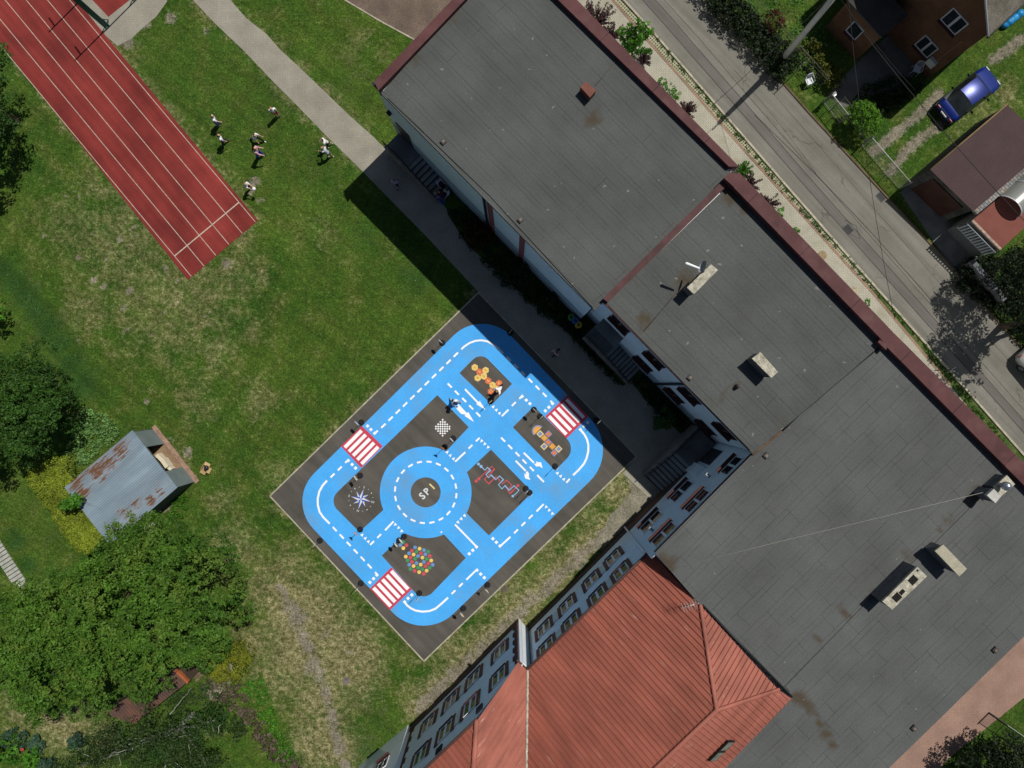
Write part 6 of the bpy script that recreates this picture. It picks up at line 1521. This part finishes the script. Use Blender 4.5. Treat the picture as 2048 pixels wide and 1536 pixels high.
# second small post by the hedge and rails of the garden fence
FST = plain('fence_steel', (.16, .16, .15), .6, metallic=.3)
def fence(lab, pts, h, step, name='garden_fence', mat=None, wires=5):
    P3 = [P(*p) for p in pts]; t = thing(name, lab, 'fence', P3[0]); mat = mat or FST
    for a, b in zip(P3, P3[1:]):
        n = max(1, round((b - a).length / step))
        for i in range(n + 1): p = a.lerp(b, i / n); MB().tube([p, p + Vector((0, 0, h))], .025, 7).build('post', [mat], t)
        m = MB()
        for k in range(wires): z = h * (.06 + .92 * k / (wires - 1)); m.tube([a + Vector((0, 0, z)), b + Vector((0, 0, z))], .007 if 0 < k < wires - 1 else .016, 5)
        k = 0; L = (b - a).length
        while k * .1 < L: p = a.lerp(b, k * .1 / L); m.tube([p + Vector((0, 0, .05)), p + Vector((0, 0, h))], .0035, 3, smooth=False, cap=False); k += 1
        m.build('wire_mesh', [mat], t)
    return t
fence('wire mesh fence along the garden of the brick house beside the hedge', [(1440,-60),(1535,55),(1640,172)], 1.25, 2.0)
fence('short wire fence by the round clipped bush', [(1672,210),(1735,288)], 1.2, 1.4)
WT = plain('gate_pale_steel', (.36, .37, .36), .45, metallic=.3)
def gate(lab, p0, p1, h, cat='gate', name='wire_gate'):
    a, b = P(*p0), P(*p1); t = thing(name, lab, cat, a); m = MB(); u = Vector((0, 0, 1))
    for z in (.12, h): m.tube([a + u * z, b + u * z], .022, 8)
    n = 3
    for i in range(n + 1): q = a.lerp(b, i / n); m.tube([q + u * .12, q + u * h], .02, 8)
    m.build('gate_frame', [WT], t); m = MB(); L = (b - a).length; k = 0
    while k * .06 < L: q = a.lerp(b, k * .06 / L); m.tube([q + u * .12, q + u * h], .004, 3, smooth=False, cap=False); k += 1
    for i in range(12): z = .15 + (h - .2) * i / 11; m.tube([a + u * z, b + u * z], .004, 3, smooth=False, cap=False)
    m.build('wire_mesh', [FST], t)
    for q in (a, b): MB().tube([q, q + u * (h + .15)], .045, 10).build('gate_post', [FST], t)
    return t
gate('long sliding mesh gate with pale top rail across the driveway', (1722,290), (1798,378), 1.35)
gate('small mesh garden gate at the path to the brick house', (1645,205), (1678,246), 1.3)
gate('steel gate at the bottom right beside the brick paved yard', (1978,1425), (2075,1492), 1.5)
m = MB(); p = P(1668, 188, 1.2); mbx = thing('letter_box', 'pale letter box on the post by the garden gate', 'letter box', (p.x, p.y, 0)); m.tube([(0, 0, 0), (0, 0, 1.0)], .03, 8); m.box((0, 0, 1.12), (.3, .16, .25), R(40)); m.build('box_body', [FST], mbx, True); MB().box((.05, -.09, 1.255), (.16, .09, .015), R(40)).build('box_flap', [WT], mbx, True)
lp = P(1578, 158); sp = thing('street_sign_post', 'slim post in front of the hedge just below the concrete pole', 'post', (lp.x, lp.y, 0)); MB().tube([(0, 0, 0), (0, 0, 2.2)], .03, 8).build('pipe', [FST], sp, True); MB().box((0, 0, 1.9), (.42, .025, .3), R(40)).build('board', [FST], sp, True)
# white garden chairs
WPL = plain('white_plastic_chair', (.50, .53, .58), .45)
def chair(x, y, ang, lab):
    t = thing('garden_chair', lab, 'chair', P(x, y), R(ang)); m = MB(); m.box((0, 0, .43), (.42, .42, .03)); m.build('seat', [WPL], t, True)
    m = MB(); m.tube([(-.2, -.2, .44), (-.2, -.27, .8), (-.12, -.29, .85), (.12, -.29, .85), (.2, -.27, .8), (.2, -.2, .44)], .022, 8)
    for k in range(4): m.tube([(-.12 + .08 * k, -.21, .44), (-.12 + .08 * k, -.285, .84)], .014, 6)
    m.build('backrest', [WPL], t, True)
    for sx in (-1, 1):
        MB().tube([(sx * .22, .18, .42), (sx * .24, .16, .63), (sx * .23, -.22, .66)], .02, 8).build('armrest', [WPL], t, True)
        for sy in (-1, 1): MB().tube([(sx * .18, sy * .18, .43), (sx * .22, sy * .22, 0)], .02, 8).build('leg', [WPL], t, True)
chair(1613, 168, 200, 'white plastic chair in the shade behind the roadside hedge'); chair(1827, 144, 160, 'white plastic chair in shade against the brick house wall')

# ------------------------------------------------------------------ brick house
HFR = plain('house_frame', (.36, .38, .42), .5)
house = thing('brick_house', 'dark brick house with white windows and gabled grey roof at the upper right', 'house', (*P(1900, 20).to_2d(), 0))
HBR = mat_brick('house_brick', (.085, .036, .020), (.11, .048, .026), (.10, .065, .04), .25, .075, .012, 45, vertical=True, var=.3)
A = Vector((25.97, 19.09)); U = Vector((-.675, .737)); IN = Vector((.737, .675))
GW, EH, RH = 8.0, 5.6, 9.0
def HP(s, d, z): q = A + U * s + IN * d; return Vector((q.x, q.y, z))
m = MB(); m.add([HP(0,0,0), HP(GW,0,0), HP(GW,0,EH), HP(GW/2,0,RH), HP(0,0,EH), HP(0,9,0), HP(GW,9,0), HP(GW,9,EH), HP(GW/2,9,RH), HP(0,9,EH)], [(0,1,2,3,4)[::-1], (5,6,7,8,9), (0,4,9,5), (1,6,7,2)]); m.build('wall', [HBR], house)
HR = M('house_roof_felt', (.15, .135, .11), .95, var=.25, scale=1.2, fine=.5, fscale=16, bump=.5)
m = MB(); o = .08; k = (RH - EH) / (GW / 2)
for s0, s1, z0, z1 in ((-.08, GW / 2, EH - .08 * k, RH), (GW + .35, GW / 2, EH - .35 * k, RH)):
    a4 = [HP(s0, -o, z0 + .08), HP(s1, -o, z1 + .08), HP(s1, 9.2, z1 + .08), HP(s0, 9.2, z0 + .08)]; m.add(a4 + [p - Vector((0, 0, .1)) for p in a4], [(0,1,2,3), (7,6,5,4), (0,4,5,1), (1,5,6,2), (2,6,7,3), (3,7,4,0)])
m.build('roof', [HR], house)
m = MB(); m.tube([HP(-.08, -o, EH - .08 * k + .1), HP(GW / 2, -o, RH + .1)], .045, 8); m.build('verge_trim', [HFR], house)
MB().tube([HP(-.12, -o, EH - .1 * k), HP(-.12, 9, EH - .1 * k)], .06, 8).build('gutter', [DARKSTEEL], house)
hw = lambda u, z, w_, h_: window(house, A, -IN, U, u, z, w_, h_, sill=True, panes=2, frame=HFR)
hw(1.6, 1.15, 1.15, 1.2); hw(1.7, 3.9, 1.25, 1.25)
pq = [P(1698,0,3.1), P(1763.6,72,3.1), P(1813,29,3.1), P(1748,-43,3.1)]
MB().prism([p.to_2d() for p in pq], 0, 2.95).build('porch_wall', [HBR], house); MB().prism([(p + (p - sum(pq, Vector()) / 4) * .06).to_2d() for p in pq], 2.95, 3.1).build('porch_roof', [M('porch_felt', (.05, .047, .044), .95)], house)
pa, pbv = pq[1].to_2d(), pq[0].to_2d(); pu = (pbv - pa).normalized(); window(house, pa, -IN, pu, 1.35, 1.2, .85, 1.15, panes=1, frame=HFR)
q = HP(.65, -.12, 0); MB().box((q.x, q.y, 1.3), (.55, .22, .55), math.atan2(U.y, U.x)).build('meter_box', [plain('meter_white', (.42, .44, .42), .5)], house)
for s, z in ((.55, 2.2),): MB().box((*(A + U * s - IN * .02), 2.2), (.08, .04, 3.6), math.atan2(U.y, U.x)).build('downpipe', [M('copper_pipe', (.14, .085, .045), .7)], house)
bt = thing('blue_tarpaulin', 'bright blue crumpled tarpaulin bundle on the grass at the top right border', 'tarpaulin', P(2021, 42)); m = MB()
for i in range(7): m.ball((-.45 + .16 * i, -.32 + .12 * i, .18 + .06 * (i % 2)), (.28, .24, .2 + .05 * (i % 3)), 10, 7)
link('sheet', fuse(m, 'sheet', [M('blue_tarp', (.02, .24, .55), .4, var=.25, scale=3, fine=.2)], bt, .04), bt)

# ------------------------------------------------------------------ garage with red terrace
GH = 2.75
gar = thing('garage', 'low garage with brown corrugated roof and chequered stone walls', 'garage', (*P(1960, 320).to_2d(), 0))
g4 = [P(1860.5,339.5,GH), P(1946.7,423,GH), P(2100,293,GH), P(2014,209,GH)]
corrugate(g4, (g4[3] - g4[0])[:2], .13, 'roof', [M('brown_corrugated', (.062, .036, .036), .75, var=.1, fine=.1)], gar, .03, .05)
qc = sum((p.to_2d() for p in g4), Vector((0, 0))) / 4; gi = [qc + (p.to_2d() - qc) * .97 for p in g4]
STONE = mat_brick('chequer_stone', (.075, .072, .068), (.04, .038, .036), (.05, .048, .045), .42, .2, .02, 45, vertical=True, var=.35)
MB().prism(gi, 0, GH - .03).build('wall', [STONE], gar)
MB().tube([g4[0] + Vector((0, 0, .03)), g4[3] + Vector((0, 0, .03))], .04, 6).build('roof_trim', [M('timber_trim', (.22, .15, .07), .8)], gar)
t2 = (gi[1] - gi[0]).normalized(); on = -(gi[3] - gi[0]).normalized()
o2 = gi[0] + on * .004
MB().prism([o2 + t2 * .55, o2 + t2 * 3.0, o2 + t2 * 3.0 + on * .06, o2 + t2 * .55 + on * .06], .02, 2.25).build('garage_door', [M('garage_door_paint', (.045, .017, .012), .7)], gar)
ter = thing('terrace_building', 'flat red roofed building with barred balustrade and plastic canopy beside the garage', 'building', (*P(2020, 440).to_2d(), 0))
TH = 2.5
t4 = [P(1944,441,TH), P(2001,499,TH), P(2140,372,TH), P(2090,318,TH)]
MB().prism([p.to_2d() for p in t4], 0, TH - .01).build('wall', [M('terrace_wall', (.10, .10, .10), .9)], ter)
MB().poly(t4).build('roof', [M('red_terrace', (.175, .055, .040), .8, var=.12, fine=.15)], ter)
def rim_(a, b, w_, z1, mat, name): 
    t = (b - a).normalized(); n = Vector((-t.y, t.x)) * w_; MB().prism([a + n, b + n, b - n, a - n], TH - .1, z1).build(name, [mat], ter)
BLST = mat_brick('blue_stone', (.20, .23, .25), (.28, .24, .20), (.12, .11, .10), .3, .18, .03, 44, var=.4)
rim_(P(1949,425,TH).to_2d(), P(2098,300,TH).to_2d(), .16, TH + .12, BLST, 'stone_coping')
rim_(t4[0].to_2d(), t4[1].to_2d(), .07, TH + .05, M('pale_coping', (.34, .25, .20), .9, var=.4, scale=4), 'coping')
bal = MB(); a, b = P(1936,447,TH), P(1993,505,TH)
for i in range(12): q = a.lerp(b, (i + .5) / 12); bal.box((q.x, q.y, TH - .55), (.09, .05, .95), R(-45))
bal.tube([a - Vector((0, 0, .08)), b - Vector((0, 0, .08))], .03, 6); bal.tube([a - Vector((0, 0, 1.02)), b - Vector((0, 0, 1.02))], .03, 6); bal.build('balustrade', [plain('rail_paint', (.30, .33, .36), .6)], ter)
can = thing('barrel_canopy', 'silver curved polycarbonate canopy with white hoops over the red terrace', 'canopy', P(2030, 400, TH))
c0, c1 = P(2014,415,TH+.02), P(2150,297,TH+.02); ax = (c1 - c0).normalized(); pr = Vector((-ax.y, ax.x, 0)); Rr = .84
def hoop(c, r=1.0): return [c + pr * Rr * r * math.cos(R(180 * i / 16)) + Vector((0, 0, .9 * r * math.sin(R(180 * i / 16)))) for i in range(17)]
m = MB(); A_, B_ = hoop(c0), hoop(c1); m.add(A_ + B_, [(i, i + 1, 17 + i + 1, 17 + i) for i in range(16)], 0, True)
pm, nt, bs = new_mat('polycarbonate'); bs.inputs['Base Color'].default_value = (.36, .37, .34, 1); bs.inputs['Roughness'].default_value = .28; bs.inputs['Metallic'].default_value = .35; bs.inputs['Alpha'].default_value = .93
m.build('sheet', [pm], can)
for i in range(5): MB().tube(hoop(c0.lerp(c1, i / 4), 1.01), .028, 6).build('hoop', [FRAME], can)
gw = thing('garden_wall', 'pale low wall with coping under the dark conifer at the right', 'wall', P(1975, 545)); q0, q1 = P(1945,522,1.0), P(2010,600,1.0); t = (q1 - q0).normalized(); n = Vector((-t.y, t.x, 0)) * .12
MB().prism([(q0 + n).to_2d(), (q1 + n).to_2d(), (q1 - n).to_2d(), (q0 - n).to_2d()], 0, .95).build('wall_body', [DARKCONC], gw); n *= 1.3; MB().prism([(q0 + n).to_2d(), (q1 + n).to_2d(), (q1 - n).to_2d(), (q0 - n).to_2d()], .95, 1.02).build('coping', [M('grey_coping', (.13, .14, .15), .9)], gw)
ls = P(1864, 741); lt = thing('marker_post', 'slim dark post with pale foot and forked tip on the verge by the parapet', 'post', (ls.x, ls.y, 0))
MB().tube([(0, 0, .18), (0, 0, 1.9)], .03, 8).build('shaft', [DARKSTEEL], lt, True); MB().tube([(0, 0, 0), (0, 0, .18)], .06, 10).build('foot', [FRAME], lt, True)
m = MB(); m.tube([(0, 0, 1.88), (.12, .14, 2.15)], .014, 6); m.tube([(0, 0, 1.88), (.1, -.1, 2.1)], .014, 6); m.build('fork', [STEEL], lt, True)

# ------------------------------------------------------------------ light, sky and camera
SUN_EL, SUN_AZ = 59.0, 45.0      # height of the sun; plan direction towards it, counted from +x
sd = Vector((math.cos(R(SUN_AZ)) * math.cos(R(SUN_EL)), math.sin(R(SUN_AZ)) * math.cos(R(SUN_EL)), math.sin(R(SUN_EL))))
sl_ = bpy.data.lights.new('sun', 'SUN'); sl_.energy = 4.0; sl_.angle = R(.5); sl_.color = (1.0, .955, .88)
so = bpy.data.objects.new('sun', sl_); COL.objects.link(so); so.location = (0, 0, 60); so.rotation_euler = (-sd).to_track_quat('-Z', 'Y').to_euler()
wld = bpy.data.worlds.new('World'); scene.world = wld; wld.use_nodes = True; nt = wld.node_tree; bg = nt.nodes['Background']
sky = nt.nodes.new('ShaderNodeTexSky'); sky.sky_type = 'NISHITA'; sky.sun_disc = False; sky.sun_elevation = R(SUN_EL); sky.sun_rotation = R(90 - SUN_AZ)
nt.links.new(sky.outputs[0], bg.inputs['Color']); bg.inputs['Strength'].default_value = .040
cam = bpy.data.cameras.new('camera'); cam.sensor_fit = 'HORIZONTAL'; cam.angle_x = 2 * math.atan(1024 / PPM / CAM_H); cam.clip_end = 3000; cam.clip_start = .5
co = bpy.data.objects.new('camera', cam); COL.objects.link(co); co.location = (0, 0, CAM_H); scene.camera = co
scene.view_settings.view_transform = 'Standard'; scene.view_settings.look = 'None'; scene.view_settings.exposure = 0; scene.view_settings.gamma = 1
scene.render.engine = 'CYCLES'; scene.cycles.max_bounces = 6; scene.cycles.transparent_max_bounces = 6
